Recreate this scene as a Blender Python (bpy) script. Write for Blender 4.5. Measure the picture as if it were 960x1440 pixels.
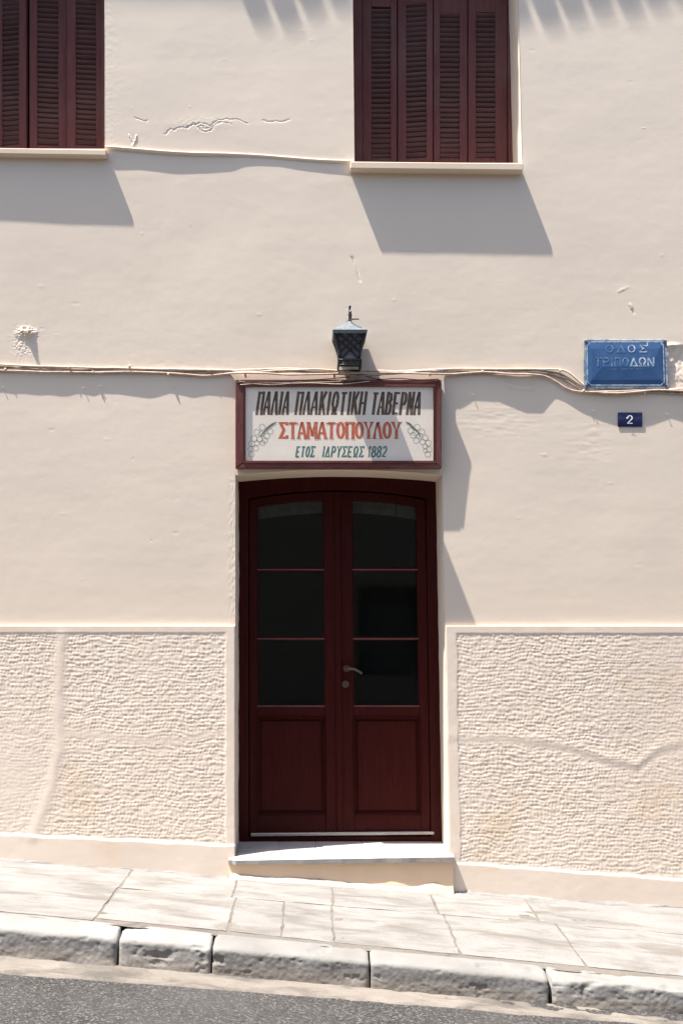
import bpy, bmesh, math, random
import numpy as np
from mathutils import Vector, Matrix
random.seed(7)
PI = math.pi
for o in list(bpy.data.objects): bpy.data.objects.remove(o)
scene = bpy.context.scene
COL = scene.collection

# ------------------------------------------------------------------ scale: measurements taken off the facade
S = 0.0043          # metres per unit of facade measurement
D = 6.5             # camera distance from the facade
XE, YE = 430.0, 890.0
SUNV = Vector((0.39 * 7.46, 1.0, -7.46))     # direction light travels

# ------------------------------------------------------------------ camera
cam_d = bpy.data.cameras.new("camera")
cam = bpy.data.objects.new("camera", cam_d); COL.objects.link(cam)
cam.location = ((XE - 480) * S, -D, (1200 - YE) * S)
cam.rotation_euler = (math.radians(90), 0, 0)
cam_d.sensor_fit = 'VERTICAL'; cam_d.sensor_height = 36.0; cam_d.sensor_width = 24.0
cam_d.lens = 36.0 * D / (1440 * S)
cam_d.shift_x = (480 - XE) / 1440.0
cam_d.shift_y = (YE - 720) / 1440.0
cam_d.clip_end = 2000
scene.camera = cam
# ------------------------------------------------------------------ world and sun
w = bpy.data.worlds.new("World"); scene.world = w; w.use_nodes = True
nt = w.node_tree; bg = nt.nodes['Background']
sky = nt.nodes.new('ShaderNodeTexSky'); sky.sky_type = 'NISHITA'; sky.sun_disc = False
tosun = (-SUNV).normalized()
sky.sun_elevation = math.asin(tosun.z); sky.sun_rotation = math.atan2(tosun.x, tosun.y)
sky.air_density = 1.0; sky.dust_density = 2.5; sky.ozone_density = 1.0
nt.links.new(sky.outputs[0], bg.inputs['Color']); bg.inputs['Strength'].default_value = 0.10
sl = bpy.data.lights.new("sun", 'SUN'); sl.energy = 5.0; sl.angle = math.radians(0.53); sl.color = (1.0, 0.95, 0.88)
sun = bpy.data.objects.new("sun", sl); COL.objects.link(sun)
sun.rotation_euler = SUNV.to_track_quat('-Z', 'Y').to_euler(); sun.location = (-6, -4, 14)
scene.view_settings.view_transform = 'Standard'; scene.view_settings.look = 'None'
scene.view_settings.gamma = 1.0; scene.view_settings.exposure = 1.45
scene.view_settings.use_curve_mapping = False

# ------------------------------------------------------------------ helpers
def P(px, py, y=0.0):
    f = (D + y) / D
    return Vector(((XE + (px - XE) * f - 480) * S, y, (1200 - (YE + (py - YE) * f)) * S))
def warp(px, py):            # the old facade leans a little to the right of the door
    return px + 0.00006 * np.maximum(np.asarray(px, float) - 331, 0) * (np.asarray(py, float) - 690)

def tag(o, label=None, cat=None, group=None, kind=None):
    if label: o['label'] = label
    if cat: o['category'] = cat
    if group: o['group'] = group
    if kind: o['kind'] = kind
    return o
def empty(name, loc=(0, 0, 0)):
    o = bpy.data.objects.new(name, None); COL.objects.link(o); o.location = loc
    o.empty_display_size = 0.1
    return o
def link(name, me, mat=None, parent=None, loc=None):
    o = bpy.data.objects.new(name, me); COL.objects.link(o)
    if mat is not None and len(me.materials) == 0: me.materials.append(mat)
    if parent is not None:
        o.parent = parent
        off = Vector((0, 0, 0)); p = parent
        while p is not None: off += p.location; p = p.parent
        o.location = (Vector(loc) if loc is not None else Vector((0, 0, 0))) - off
    elif loc is not None: o.location = loc
    return o
class MB:
    def __init__(s): s.v = []; s.f = []
    def add(s, vs, fs):
        b = len(s.v); s.v += [tuple(v) for v in vs]; s.f += [tuple(b + i for i in f) for f in fs]
    def box(s, x0, x1, y0, y1, z0, z1, m=None):
        vs = [Vector(v) for v in ((x0,y0,z0),(x1,y0,z0),(x1,y1,z0),(x0,y1,z0),(x0,y0,z1),(x1,y0,z1),(x1,y1,z1),(x0,y1,z1))]
        if m is not None: vs = [m @ v for v in vs]
        s.add(vs, [(0,3,2,1),(4,5,6,7),(0,1,5,4),(1,2,6,5),(2,3,7,6),(3,0,4,7)])
    def hexa(s, a, b):       # a, b: four corners each (front loop, back loop)
        n = len(a)
        s.add(list(a) + list(b), [tuple(range(n)), tuple(range(2*n-1, n-1, -1))] + [(i, i+n, (i+1) % n + n, (i+1) % n) for i in range(n)])
    def tube(s, pts, r, n=8, cap=True):
        pts = [Vector(p) for p in pts]; rings = []
        up = Vector((0, 0, 1))
        for i, p in enumerate(pts):
            t = (pts[min(i+1, len(pts)-1)] - pts[max(i-1, 0)]).normalized()
            u = t.cross(up)
            if u.length < 1e-3: u = t.cross(Vector((0, 1, 0)))
            u.normalize(); v = t.cross(u)
            rr = r[i] if isinstance(r, (list, tuple)) else r
            rings.append([p + rr * (math.cos(2*PI*k/n) * u + math.sin(2*PI*k/n) * v) for k in range(n)])
        b = len(s.v)
        for ring in rings: s.v += [tuple(q) for q in ring]
        for i in range(len(pts)-1):
            for k in range(n):
                s.f.append((b+i*n+k, b+i*n+(k+1) % n, b+(i+1)*n+(k+1) % n, b+(i+1)*n+k))
        if cap:
            s.f.append(tuple(b+k for k in range(n-1, -1, -1))); s.f.append(tuple(b+(len(pts)-1)*n+k for k in range(n)))
    def build(s, name, mat=None, parent=None, smooth=False, bevel=0, loc=None, fix=True):
        me = bpy.data.meshes.new(name)
        L = Vector(loc) if loc is not None else None
        vs = s.v if L is None else [tuple(Vector(v) - L) for v in s.v]
        me.from_pydata(vs, [], s.f)
        if fix or bevel:
            bm = bmesh.new(); bm.from_mesh(me)
            bmesh.ops.recalc_face_normals(bm, faces=bm.faces)
            if bevel: bmesh.ops.bevel(bm, geom=[e for e in bm.edges if len(e.link_faces) == 2 and e.calc_face_angle(0) > 0.6], offset=bevel, segments=1, affect='EDGES')
            bm.to_mesh(me); bm.free()
        if smooth: me.shade_smooth()
        me.update()
        return link(name, me, mat, parent, loc)

# numpy noise -------------------------------------------------------
_rng = np.random.RandomState(11)
_T = _rng.rand(512, 512)
def vnoise(x, y, seed=0):
    x = np.asarray(x, float) + seed * 17.31; y = np.asarray(y, float) + seed * 9.77
    xi = np.floor(x).astype(int); yi = np.floor(y).astype(int)
    fx = x - xi; fy = y - yi
    fx = fx*fx*fx*(fx*(fx*6-15)+10); fy = fy*fy*fy*(fy*(fy*6-15)+10)
    a = _T[xi % 512, yi % 512]; b = _T[(xi+1) % 512, yi % 512]; c = _T[xi % 512, (yi+1) % 512]; d = _T[(xi+1) % 512, (yi+1) % 512]
    return (a*(1-fx)+b*fx)*(1-fy) + (c*(1-fx)+d*fx)*fy - 0.5
def fbm(x, y, seed=0, oct=3):
    r = 0; a = 1
    for i in range(oct): r = r + a * vnoise(x * 2**i, y * 2**i, seed + i * 3); a *= 0.5
    return r
def seg_dist(X, Y, pts):
    best = np.full(np.shape(X), 1e9)
    for (x0, y0), (x1, y1) in zip(pts[:-1], pts[1:]):
        dx, dy = x1-x0, y1-y0; L = dx*dx+dy*dy + 1e-9
        t = np.clip(((X-x0)*dx+(Y-y0)*dy)/L, 0, 1)
        best = np.minimum(best, np.hypot(X-(x0+t*dx), Y-(y0+t*dy)))
    return best
def sstep(a, b, x):
    t = np.clip((x-a)/(b-a), 0, 1); return t*t*(3-2*t)
def spaced(breaks, step_in, lo, hi, step_out):
    out = []
    for a, b in zip(breaks[:-1], breaks[1:]):
        st = step_in if (a >= lo and b <= hi) else step_out
        n = max(1, int(math.ceil((b-a)/st))); out += list(np.linspace(a, b, n+1)[:-1])
    return np.array(out + [breaks[-1]])
def grid_mesh(name, V, nx, ny, keep, mat, parent, smooth=True):
    idx = np.arange(nx*ny).reshape(ny, nx)
    q = np.stack([idx[:-1, :-1], idx[1:, :-1], idx[1:, 1:], idx[:-1, 1:]], -1)
    q = q[keep]
    used = np.zeros(nx*ny, bool); used[q.ravel()] = True
    remap = np.cumsum(used) - 1
    q = remap[q]; V = V.reshape(-1, 3)[used]
    me = bpy.data.meshes.new(name)
    me.vertices.add(len(V)); me.vertices.foreach_set('co', V.astype(np.float32).ravel())
    me.loops.add(len(q)*4); me.loops.foreach_set('vertex_index', q.astype(np.int32).ravel())
    me.polygons.add(len(q)); me.polygons.foreach_set('loop_start', np.arange(0, len(q)*4, 4, dtype=np.int32))
    me.update(calc_edges=True)
    if smooth: me.shade_smooth()
    return link(name, me, mat, parent)

# ------------------------------------------------------------------ materials
class NT:
    def __init__(s, name, rough=0.8, spec=0.3):
        s.m = bpy.data.materials.new(name); s.m.use_nodes = True; s.t = s.m.node_tree
        s.b = s.t.nodes['Principled BSDF']; s.b.inputs['Roughness'].default_value = rough
        s.b.inputs['Specular IOR Level'].default_value = spec
        s.co = s.n('ShaderNodeTexCoord').outputs['Object']
        g = s.n('ShaderNodeNewGeometry'); s.pos = g.outputs['Position']
    def n(s, typ, **kw):
        nd = s.t.nodes.new(typ)
        for k, v in kw.items(): setattr(nd, k, v)
        return nd
    def l(s, a, b): s.t.links.new(a, b)
    def noise(s, scale, detail=4, rough=0.55, vec=None, stretch=None, dist=0):
        nd = s.n('ShaderNodeTexNoise'); nd.inputs['Scale'].default_value = scale; nd.inputs['Detail'].default_value = detail
        nd.inputs['Roughness'].default_value = rough; nd.inputs['Distortion'].default_value = dist
        v = vec or s.pos
        if stretch:
            mp = s.n('ShaderNodeMapping'); mp.inputs['Scale'].default_value = stretch; s.l(v, mp.inputs[0]); v = mp.outputs[0]
        s.l(v, nd.inputs['Vector']); return nd.outputs['Fac']
    def ramp(s, fac, stops):
        r = s.n('ShaderNodeValToRGB'); e = r.color_ramp.elements
        while len(e) > 2: e.remove(e[-1])
        for i, (p, c) in enumerate(stops):
            el = e[i] if i < 2 else e.new(p)
            el.position = p
            if isinstance(c, (int, float)): c = (c, c, c)
            el.color = (*c, 1)
        s.l(fac, r.inputs[0]); return r.outputs[0]
    def mix(s, fac, a, b, mode='MIX'):
        m = s.n('ShaderNodeMix', data_type='RGBA', blend_type=mode)
        for v, i in ((fac, m.inputs[0]), (a, m.inputs[6]), (b, m.inputs[7])):
            if hasattr(v, 'is_linked') or hasattr(v, 'links'): s.l(v, i)
            elif isinstance(v, (int, float)): i.default_value = v
            else: i.default_value = (*v, 1)
        return m.outputs[2]
    def color(s, c):
        if hasattr(c, 'links'): s.l(c, s.b.inputs['Base Color'])
        else: s.b.inputs['Base Color'].default_value = (*c, 1)
    def vary(s, c, amt):
        oi = s.n('ShaderNodeObjectInfo'); mr = s.n('ShaderNodeMapRange'); s.l(oi.outputs['Random'], mr.inputs[0])
        mr.inputs[3].default_value = 1-amt; mr.inputs[4].default_value = 1+amt
        h = s.n('ShaderNodeHueSaturation'); s.l(mr.outputs[0], h.inputs['Value']); s.l(c, h.inputs['Color']); return h.outputs[0]
    def bump(s, h, dist=0.002, strength=1.0, prev=None):
        b = s.n('ShaderNodeBump'); b.inputs['Distance'].default_value = dist; b.inputs['Strength'].default_value = strength
        s.l(h, b.inputs['Height'])
        if prev: s.l(prev, b.inputs['Normal'])
        s.l(b.outputs[0], s.b.inputs['Normal']); return b.outputs[0]

def m_plaster(name, base, alt, dirt=0.25, bumpd=0.0006, spots=0.55):
    t = NT(name, 0.9, 0.15)
    c = t.mix(t.ramp(t.noise(1.3, 5), [(0.35, 0.0), (0.7, 1.0)]), base, alt)
    g = tuple(x*0.86 for x in base)
    c = t.mix(t.ramp(t.noise(0.9, 6, 0.6, stretch=(1, 1, 0.35)), [(0.5, 0.0), (0.75, dirt)]), c, g)
    c = t.mix(t.ramp(t.noise(70, 3, 0.7), [(0.62, 0.0), (0.75, 0.35)]), c, tuple(x*0.75 for x in base))
    t.color(c)
    n = t.bump(t.noise(22, 5, 0.6), bumpd*1.2, 0.5)
    t.bump(t.noise(160, 3, 0.6), bumpd*0.8, 0.5, n)
    return t.m
WALL = m_plaster('wall_plaster', (0.682, 0.584, 0.480), (0.708, 0.607, 0.497))
DADO = m_plaster('dado_plaster', (0.70, 0.59, 0.49), (0.73, 0.625, 0.525), 0.4)
_t = DADO.node_tree; _b = _t.nodes['Principled BSDF']; _src = _b.inputs['Base Color'].links[0].from_socket
_n = _t.nodes.new('ShaderNodeTexNoise'); _n.inputs['Scale'].default_value = 1.7; _n.inputs['Detail'].default_value = 7; _n.inputs['Roughness'].default_value = 0.62
_g = _t.nodes.new('ShaderNodeNewGeometry'); _t.links.new(_g.outputs['Position'], _n.inputs['Vector'])
_r = _t.nodes.new('ShaderNodeValToRGB'); _r.color_ramp.elements[0].position = 0.54; _r.color_ramp.elements[1].position = 0.72; _r.color_ramp.elements[1].color = (.55, .55, .55, 1); _t.links.new(_n.outputs['Fac'], _r.inputs[0])
_m = _t.nodes.new('ShaderNodeMix'); _m.data_type = 'RGBA'; _m.inputs[7].default_value = (0.62, 0.47, 0.32, 1); _t.links.new(_r.outputs[0], _m.inputs[0]); _t.links.new(_src, _m.inputs[6]); _t.links.new(_m.outputs[2], _b.inputs['Base Color'])
SKIRT = m_plaster('skirting_plaster', (0.69, 0.575, 0.46), (0.70, 0.59, 0.485), 0.5)
REVEAL = m_plaster('reveal_plaster', (0.70, 0.58, 0.46), (0.72, 0.61, 0.50), 0.4)
SILLM = m_plaster('sill_plaster', (0.64, 0.52, 0.40), (0.68, 0.56, 0.44), 0.4)
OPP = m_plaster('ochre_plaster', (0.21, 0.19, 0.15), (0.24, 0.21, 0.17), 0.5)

def m_wood(name, dark, light, stretch=(18, 18, 1.2), rough=0.55, fade=0.5, chips=None, spec=0.16):
    t = NT(name, rough, spec)
    gr = t.noise(6, 6, 0.65, stretch=stretch, dist=0.4)
    c = t.mix(t.ramp(gr, [(0.35, 0.0), (0.7, 1.0)]), dark, light)
    c = t.mix(t.ramp(t.noise(2.2, 4), [(0.45, 0.0), (0.75, fade)]), c, tuple(0.5*(a+b)+0.03 for a, b in zip(light, (0.12, 0.09, 0.08))))
    if chips:
        c = t.mix(t.ramp(t.noise(14, 7, 0.72, stretch=(1.6, 1.6, 0.5)), [(0.66, 0.0), (0.70, 1.0)]), c, chips)
    t.color(t.vary(c, 0.12 if 'slat' in name else 0.04)); t.bump(gr, 0.0015, 0.5)
    return t.m
SHUT = m_wood('weathered_maroon_paint', (0.105, 0.036, 0.034), (0.150, 0.055, 0.048), fade=0.5, chips=(0.24, 0.105, 0.075))
SLAT = m_wood('dusty_slat_paint', (0.090, 0.046, 0.050), (0.120, 0.064, 0.067), stretch=(1.2, 9, 9), fade=0.35)
DOOR = m_wood('dark_maroon_paint', (0.036, 0.0058, 0.0052), (0.056, 0.0094, 0.0080), rough=0.45, fade=0.0, spec=0.09)
SIGNW = m_wood('worn_sign_frame_paint', (0.10, 0.030, 0.027), (0.185, 0.066, 0.055), stretch=(1.6, 16, 16), fade=0.4, chips=(0.42, 0.26, 0.20))
SIGNV = m_wood('worn_sign_frame_paint_upright', (0.095, 0.030, 0.027), (0.165, 0.060, 0.050), stretch=(16, 16, 1.6), fade=0.4, chips=(0.40, 0.26, 0.20))

def m_plain(name, c, rough=0.6, spec=0.4, metal=0, var=0.12, scale=30, bumpd=0.0003):
    t = NT(name, rough, spec); t.b.inputs['Metallic'].default_value = metal
    t.color(t.mix(t.ramp(t.noise(scale, 4), [(0.35, 0.0), (0.7, 1.0)]), tuple(x*(1-var) for x in c), tuple(min(1, x*(1+var)) for x in c)))
    t.bump(t.noise(scale*3, 3), bumpd, 0.4); return t.m
PANEL = m_plain('sign_board_white', (0.78, 0.70, 0.60), 0.45, 0.4, var=0.05, scale=6)
INK_BROWN = m_plain('brown_sign_paint', (0.13, 0.085, 0.055), 0.6, var=0.35, scale=40)
INK_RED = m_plain('red_sign_paint', (0.50, 0.13, 0.07), 0.6, var=0.2, scale=40)
INK_TEAL = m_plain('teal_sign_paint', (0.085, 0.19, 0.17), 0.6, var=0.3, scale=40)
INK_GREEN = m_plain('green_line_paint', (0.19, 0.25, 0.19), 0.6, var=0.3, scale=60)
INK_STEM = m_plain('grey_stem_paint', (0.13, 0.14, 0.12), 0.6)
BLACK = m_plain('black_iron', (0.009, 0.0085, 0.010), 0.5, 0.5, var=0.3, scale=60)
LROOF = m_plain('pale_lantern_roof', (0.13, 0.15, 0.165), 0.45, 0.5, var=0.25, scale=50)  # paler blue-grey than the black iron frame
CABLE = m_plain('painted_cable', (0.66, 0.55, 0.44), 0.7, 0.2, var=0.15, scale=25)
CABLE_D = m_plain('dirty_cable', (0.36, 0.28, 0.215), 0.75, 0.2, var=0.3, scale=30)
CABLE_P = m_plain('pinkish_cable', (0.56, 0.42, 0.34), 0.7, 0.2, var=0.2, scale=30)
CABLE_K = m_plain('bare_black_cable', (0.03, 0.026, 0.022), 0.7, 0.2, var=0.4, scale=30)
STEEL = m_plain('dull_steel', (0.42, 0.40, 0.38), 0.4, 0.5, metal=0.6)
BRASS = m_plain('worn_brass', (0.15, 0.10, 0.08), 0.45, 0.5, metal=0.7)
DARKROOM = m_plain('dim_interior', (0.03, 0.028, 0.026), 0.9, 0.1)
PALE_BAND = m_plain('pale_band_grey', (0.16, 0.15, 0.13), 0.95, 0.1)  # grey of the pale strip added behind the door glass
TILE = m_plain('roof_clay', (0.38, 0.17, 0.10), 0.85, 0.2, var=0.25, scale=5)
NAVY = m_plain('navy_enamel', (0.018, 0.022, 0.075), 0.3, 0.5, var=0.3)
WHITEP = m_plain('white_enamel', (0.72, 0.72, 0.76), 0.4, 0.4, var=0.08)

def m_glass(name):
    t = NT(name, 0.03, 0.5); t.b.inputs['Base Color'].default_value = (0.78, 0.82, 0.8, 1)
    t.b.inputs['Transmission Weight'].default_value = 1.0; t.b.inputs['IOR'].default_value = 1.45
    r = t.ramp(t.noise(5, 4), [(0.4, 0.02), (0.8, 0.09)]); t.l(r, t.b.inputs['Roughness'])
    return t.m
GLASS = m_glass('window_glass')
def m_lglass():
    t = NT('frosted_lantern_glass', 0.35, 0.5); t.color((0.17, 0.17, 0.19)); t.b.inputs['Transmission Weight'].default_value = 0.35
    return t.m
LGLASS = m_lglass()

def m_enamel():
    t = NT('blue_enamel', 0.28, 0.5)
    c = t.mix(t.ramp(t.noise(9, 5), [(0.35, 0.0), (0.75, 1.0)]), (0.034, 0.088, 0.205), (0.052, 0.118, 0.245))
    c = t.mix(t.ramp(t.noise(26, 6, 0.7), [(0.60, 0.0), (0.72, 0.5)]), c, (0.11, 0.18, 0.28))
    t.color(c); t.bump(t.noise(18, 3), 0.0006, 0.4); return t.m
BLUE = m_enamel()
def m_rim():
    t = NT('chipped_enamel_rim', 0.5, 0.4)
    c = t.mix(t.ramp(t.noise(24, 6, 0.7), [(0.42, 0.0), (0.56, 1.0)]), (0.12, 0.20, 0.30), (0.40, 0.42, 0.42))
    c = t.mix(t.ramp(t.noise(40, 6, 0.75), [(0.60, 0.0), (0.66, 1.0)]), c, (0.12, 0.09, 0.07))
    t.color(c); return t.m
RIM = m_rim()
def m_worn(name, c, bg_, lo, hi):
    t = NT(name, 0.45, 0.4)
    t.color(t.mix(t.ramp(t.noise(55, 5, 0.7), [(lo, 0.0), (hi, 1.0)]), c, bg_)); return t.m
WORN = m_worn('worn_white_lettering', (0.46, 0.53, 0.60), (0.12, 0.20, 0.32), 0.46, 0.60)
WORN2 = m_worn('almost_gone_lettering', (0.17, 0.26, 0.38), (0.055, 0.13, 0.26), 0.42, 0.54)

def m_stone(name, a, b, stain, grit=(0.55, 0.62), bumpd=0.002, stretch=(0.5, 1.6, 1.6), stainlo=0.52):
    t = NT(name, 0.85, 0.2)
    c = t.mix(t.ramp(t.noise(3.2, 6, 0.6), [(0.3, 0.0), (0.7, 1.0)]), a, b)
    c = t.mix(t.ramp(t.noise(5, 7, 0.65, stretch=stretch, dist=0.6), [(stainlo, 0.0), (stainlo+0.2, 0.8)]), c, stain)
    c = t.mix(t.ramp(t.noise(90, 4, 0.7), [grit if False else (grit[0], 0.0), (grit[1]+0.08, 0.45)]), c, tuple(x*0.62 for x in stain))
    t.color(t.vary(c, 0.07)); n = t.bump(t.noise(14, 7, 0.65, stretch=stretch), bumpd*1.6, 0.7); t.bump(t.noise(120, 4, 0.6), bumpd*0.45, 0.7, n)
    return t.m
SLAB = m_stone('pale_marble_slab', (0.243, 0.236, 0.226), (0.198, 0.188, 0.177), (0.130, 0.115, 0.10), stainlo=0.46)
MORTAR = m_stone('sandy_mortar', (0.175, 0.158, 0.138), (0.135, 0.12, 0.104), (0.065, 0.058, 0.05), bumpd=0.003, stretch=(1, 1, 1))
GUTTER = m_stone('gutter_concrete', (0.215, 0.19, 0.165), (0.165, 0.145, 0.125), (0.075, 0.067, 0.06), bumpd=0.003, stretch=(0.6, 1.5, 1), stainlo=0.46)
MARBLE = m_stone('threshold_marble', (0.40, 0.385, 0.36), (0.34, 0.325, 0.305), (0.24, 0.22, 0.20), bumpd=0.0008)
def m_kerb():
    t = NT('weathered_kerb_marble', 0.85, 0.2)
    c = t.mix(t.ramp(t.noise(4, 6, 0.6), [(0.3, 0.0), (0.7, 1.0)]), (0.25, 0.243, 0.232), (0.195, 0.187, 0.176))
    geo = t.n('ShaderNodeNewGeometry')
    at = t.n('ShaderNodeAttribute'); at.attribute_name = 'grime'
    f1 = t.n('ShaderNodeMath', operation='MULTIPLY'); t.l(at.outputs['Fac'], f1.inputs[0]); t.l(t.ramp(t.noise(38, 9, 0.82), [(0.38, 0.15), (0.60, 1.0)]), f1.inputs[1])
    c = t.mix(f1.outputs[0], c, (0.27, 0.235, 0.20))
    at2 = t.n('ShaderNodeAttribute'); at2.attribute_name = 'soot'
    f2 = t.n('ShaderNodeMath', operation='MULTIPLY'); t.l(at2.outputs['Fac'], f2.inputs[0]); t.l(t.ramp(t.noise(26, 10, 0.86, stretch=(0.8, 1, 1.3)), [(0.47, 0.0), (0.62, 0.8)]), f2.inputs[1])
    c = t.mix(f2.outputs[0], c, (0.12, 0.12, 0.125))
    t.color(t.vary(c, 0.10)); n = t.bump(t.noise(60, 6, 0.75), 0.0025, 0.7); t.bump(t.noise(190, 3, 0.6), 0.0010, 0.7, n)
    return t.m
KERB = m_kerb()
def m_asphalt():
    t = NT('asphalt', 0.9, 0.2)
    v = t.n('ShaderNodeTexVoronoi'); v.inputs['Scale'].default_value = 125; t.l(t.pos, v.inputs['Vector'])
    sp = t.n('ShaderNodeSeparateColor'); t.l(v.outputs['Color'], sp.inputs[0])
    c = t.ramp(sp.outputs[0], [(0.0, (0.022, 0.021, 0.021)), (0.55, (0.044, 0.042, 0.041)), (0.86, (0.075, 0.071, 0.067)), (1.0, (0.15, 0.142, 0.132))])
    c = t.mix(t.ramp(t.noise(1.6, 5), [(0.4, 0.0), (0.7, 0.45)]), c, (0.075, 0.073, 0.071))
    c = t.mix(t.ramp(t.noise(12, 5, 0.7), [(0.5, 0.0), (0.8, 0.5)]), c, (0.035, 0.034, 0.034))
    t.color(c)
    n = t.bump(v.outputs['Distance'], 0.0035, 0.7); t.bump(t.noise(200, 3), 0.002, 0.6, n); return t.m
ASPH = m_asphalt()

# ------------------------------------------------------------------ street levels
def lineZ(x, y, a, b):
    f = (D + y) / D
    px = (np.asarray(x)/S + 480 - XE)/f + XE
    px = np.clip(px, -3000, 4000)
    return (1200 - (YE + (a + b*px - YE)*f)) * S
Y1, Y2, Y3, Y4 = -1.24, -1.42, -1.452, -1.62
z0 = lambda x: lineZ(x, 0, 1210, 0.070)
z1 = lambda x: lineZ(x, Y1, 1284, 0.100)
z2 = lambda x: lineZ(x, Y2, 1305, 0.092)
z3 = lambda x: lineZ(x, Y3, 1350, 0.0885)
z4 = lambda x: lineZ(x, Y4, 1369, 0.080)
X = lambda px: (px - 480) * S
def pave_z(x, y):
    t = np.clip(-np.asarray(y)/(-Y1), 0, 1.2)
    return z0(x)*(1-t) + z1(x)*t

# ground sheet (asphalt road, reaches the horizon)
xs = spaced([X(-60000), X(-6000), X(-700), X(1660), X(7000), X(60000)], 0.08, X(-700), X(1660), 20)
ys = spaced([-300, -40, -6, -1.55, 0.4, 40, 300], 0.08, -6, -1.55, 20)
GX, GY = np.meshgrid(xs, ys)
slope = float((z4(1.0) - z4(-1.0))/2)
GZ = z4(0.0) + slope*GX + 0.006*fbm(GX*1.2, GY*1.2, 3)*(np.abs(GX) < 8) - 0.05*(sstep(-1.55, -1.0, GY)) 
grid_mesh('road', np.stack([GX, GY, GZ], -1), len(xs), len(ys), np.ones((len(ys)-1, len(xs)-1), bool), ASPH, None)
tag(bpy.data.objects['road'], 'grey worn asphalt road sloping down to the right', kind='structure')
# gutter strip of pale concrete between kerb and asphalt
xs = np.arange(X(-700), X(1660), 0.02); ts = np.linspace(0, 1, 16)
GX, T = np.meshgrid(xs, ts)
wob = 0.022*fbm(GX*3, GX*0+2.2, 5, 4) + 0.016*fbm(GX*16, GX*0+5.2, 6, 3)
YY = -1.35 + (Y4 + wob + 1.35) * T
Zt = np.where(YY > Y3, z3(GX), z3(GX) + (z4(GX)-z3(GX))*np.clip((Y3-YY)/(Y3-Y4), 0, 1.2))
ZZ = Zt + 0.011 + 0.007*fbm(GX*14, YY*20, 9, 3)
ZZ[-1] = ZZ[-1] - 0.035
grid_mesh('gutter', np.stack([GX, YY, ZZ], -1), len(xs), 16, np.ones((15, len(xs)-1), bool), GUTTER, None)
tag(bpy.data.objects['gutter'], 'rough pale concrete strip between kerb and asphalt', kind='structure')
# pavement: mortar bed with slabs
pav = empty('pavement', (0, Y1/2, float(z0(0.0)))); tag(pav, 'sloping pavement of pale marble slabs below the facade', kind='structure')
xs = np.arange(X(-700), X(1660), 0.025); ys = np.linspace(Y1-0.03, 0.05, 50)
GX, GY = np.meshgrid(xs, ys)
off = pav.location
GZ = pave_z(GX, GY) + 0.0042 + 0.003*fbm(GX*11, GY*11, 2, 3)
grid_mesh('mortar_bed', np.stack([GX-off.x, GY-off.y, GZ-off.z], -1), len(xs), len(ys), np.ones((len(ys)-1, len(xs)-1), bool), MORTAR, None).parent = pav
def slab(x0, x1, ya, yb, tilt=0.0):
    nx = max(6, int((x1-x0)/0.03)); ny = max(6, int(abs(yb-ya)/0.03))
    u = np.linspace(0, 1, nx+1); v = np.linspace(0, 1, ny+1)
    U, V_ = np.meshgrid(u, v)
    gx = x0+(x1-x0)*U; gy = ya+(yb-ya)*V_
    ex = np.minimum(U, 1-U)*(x1-x0); ey = np.minimum(V_, 1-V_)*abs(yb-ya); e = np.minimum(ex, ey)
    jag = (e < 1e-6)
    sd = random.random()*40
    gx = gx + jag*0.011*fbm(gy*14+sd, gx*9, 1, 3); gy = gy + jag*0.009*fbm(gx*14+sd, gy*9+3, 4, 3)
    gz = pave_z(gx, gy) + 0.007 + tilt*(U-0.5) + 0.003*fbm(gx*7+sd, gy*7, 6, 4) 
    top = np.stack([gx, gy, gz], -1)
    loc = Vector(((x0+x1)/2, (ya+yb)/2, float(pave_z((x0+x1)/2, (ya+yb)/2))))
    Vv = top.reshape(-1, 3)
    idx = np.arange((nx+1)*(ny+1)).reshape(ny+1, nx+1)
    f = np.stack([idx[:-1, :-1], idx[:-1, 1:], idx[1:, 1:], idx[1:, :-1]], -1).reshape(-1, 4).tolist()
    rim = list(idx[0, :]) + list(idx[1:, -1]) + list(idx[-1, -2::-1]) + list(idx[-2:0:-1, 0])
    n0 = len(Vv); hi = Vv[rim].copy(); low = Vv[rim].copy(); low[:, 2] -= 0.04
    Vv = np.concatenate([Vv, hi, low]); k = len(rim)
    f += [(n0+i, n0+(i+1) % k, n0+k+(i+1) % k, n0+k+i) for i in range(k)]
    me = bpy.data.meshes.new('slab'); me.from_pydata((Vv - np.array(loc)).tolist(), [], f)
    me.shade_smooth(); link('slab', me, SLAB, pav, loc)
YM = -0.52; g = 0.0070
for a, b in ((-700, -400), (-400, -130), (1230, 1450), (1450, 1660)): slab(X(a)+g, X(b)-g, -0.02, Y1+0.02)
slab(X(-130)+g, X(188)-g, -0.02, Y1+0.012)
bk = [188, 335, 466, 602, 734, 985, 1230]
for a, b in zip(bk[:-1], bk[1:]): slab(X(a)+g, X(b)-g, -0.02, YM+0.004, random.uniform(-.004, .004))
fr = [188, 340, 402, 463, 608, 752, 1010, 1230]
for a, b in zip(fr[:-1], fr[1:]): slab(X(a)+g*0.8, X(b)-g*0.8, YM-0.003, Y1+0.045+random.uniform(0, .015), random.uniform(-.003, .003))
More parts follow.
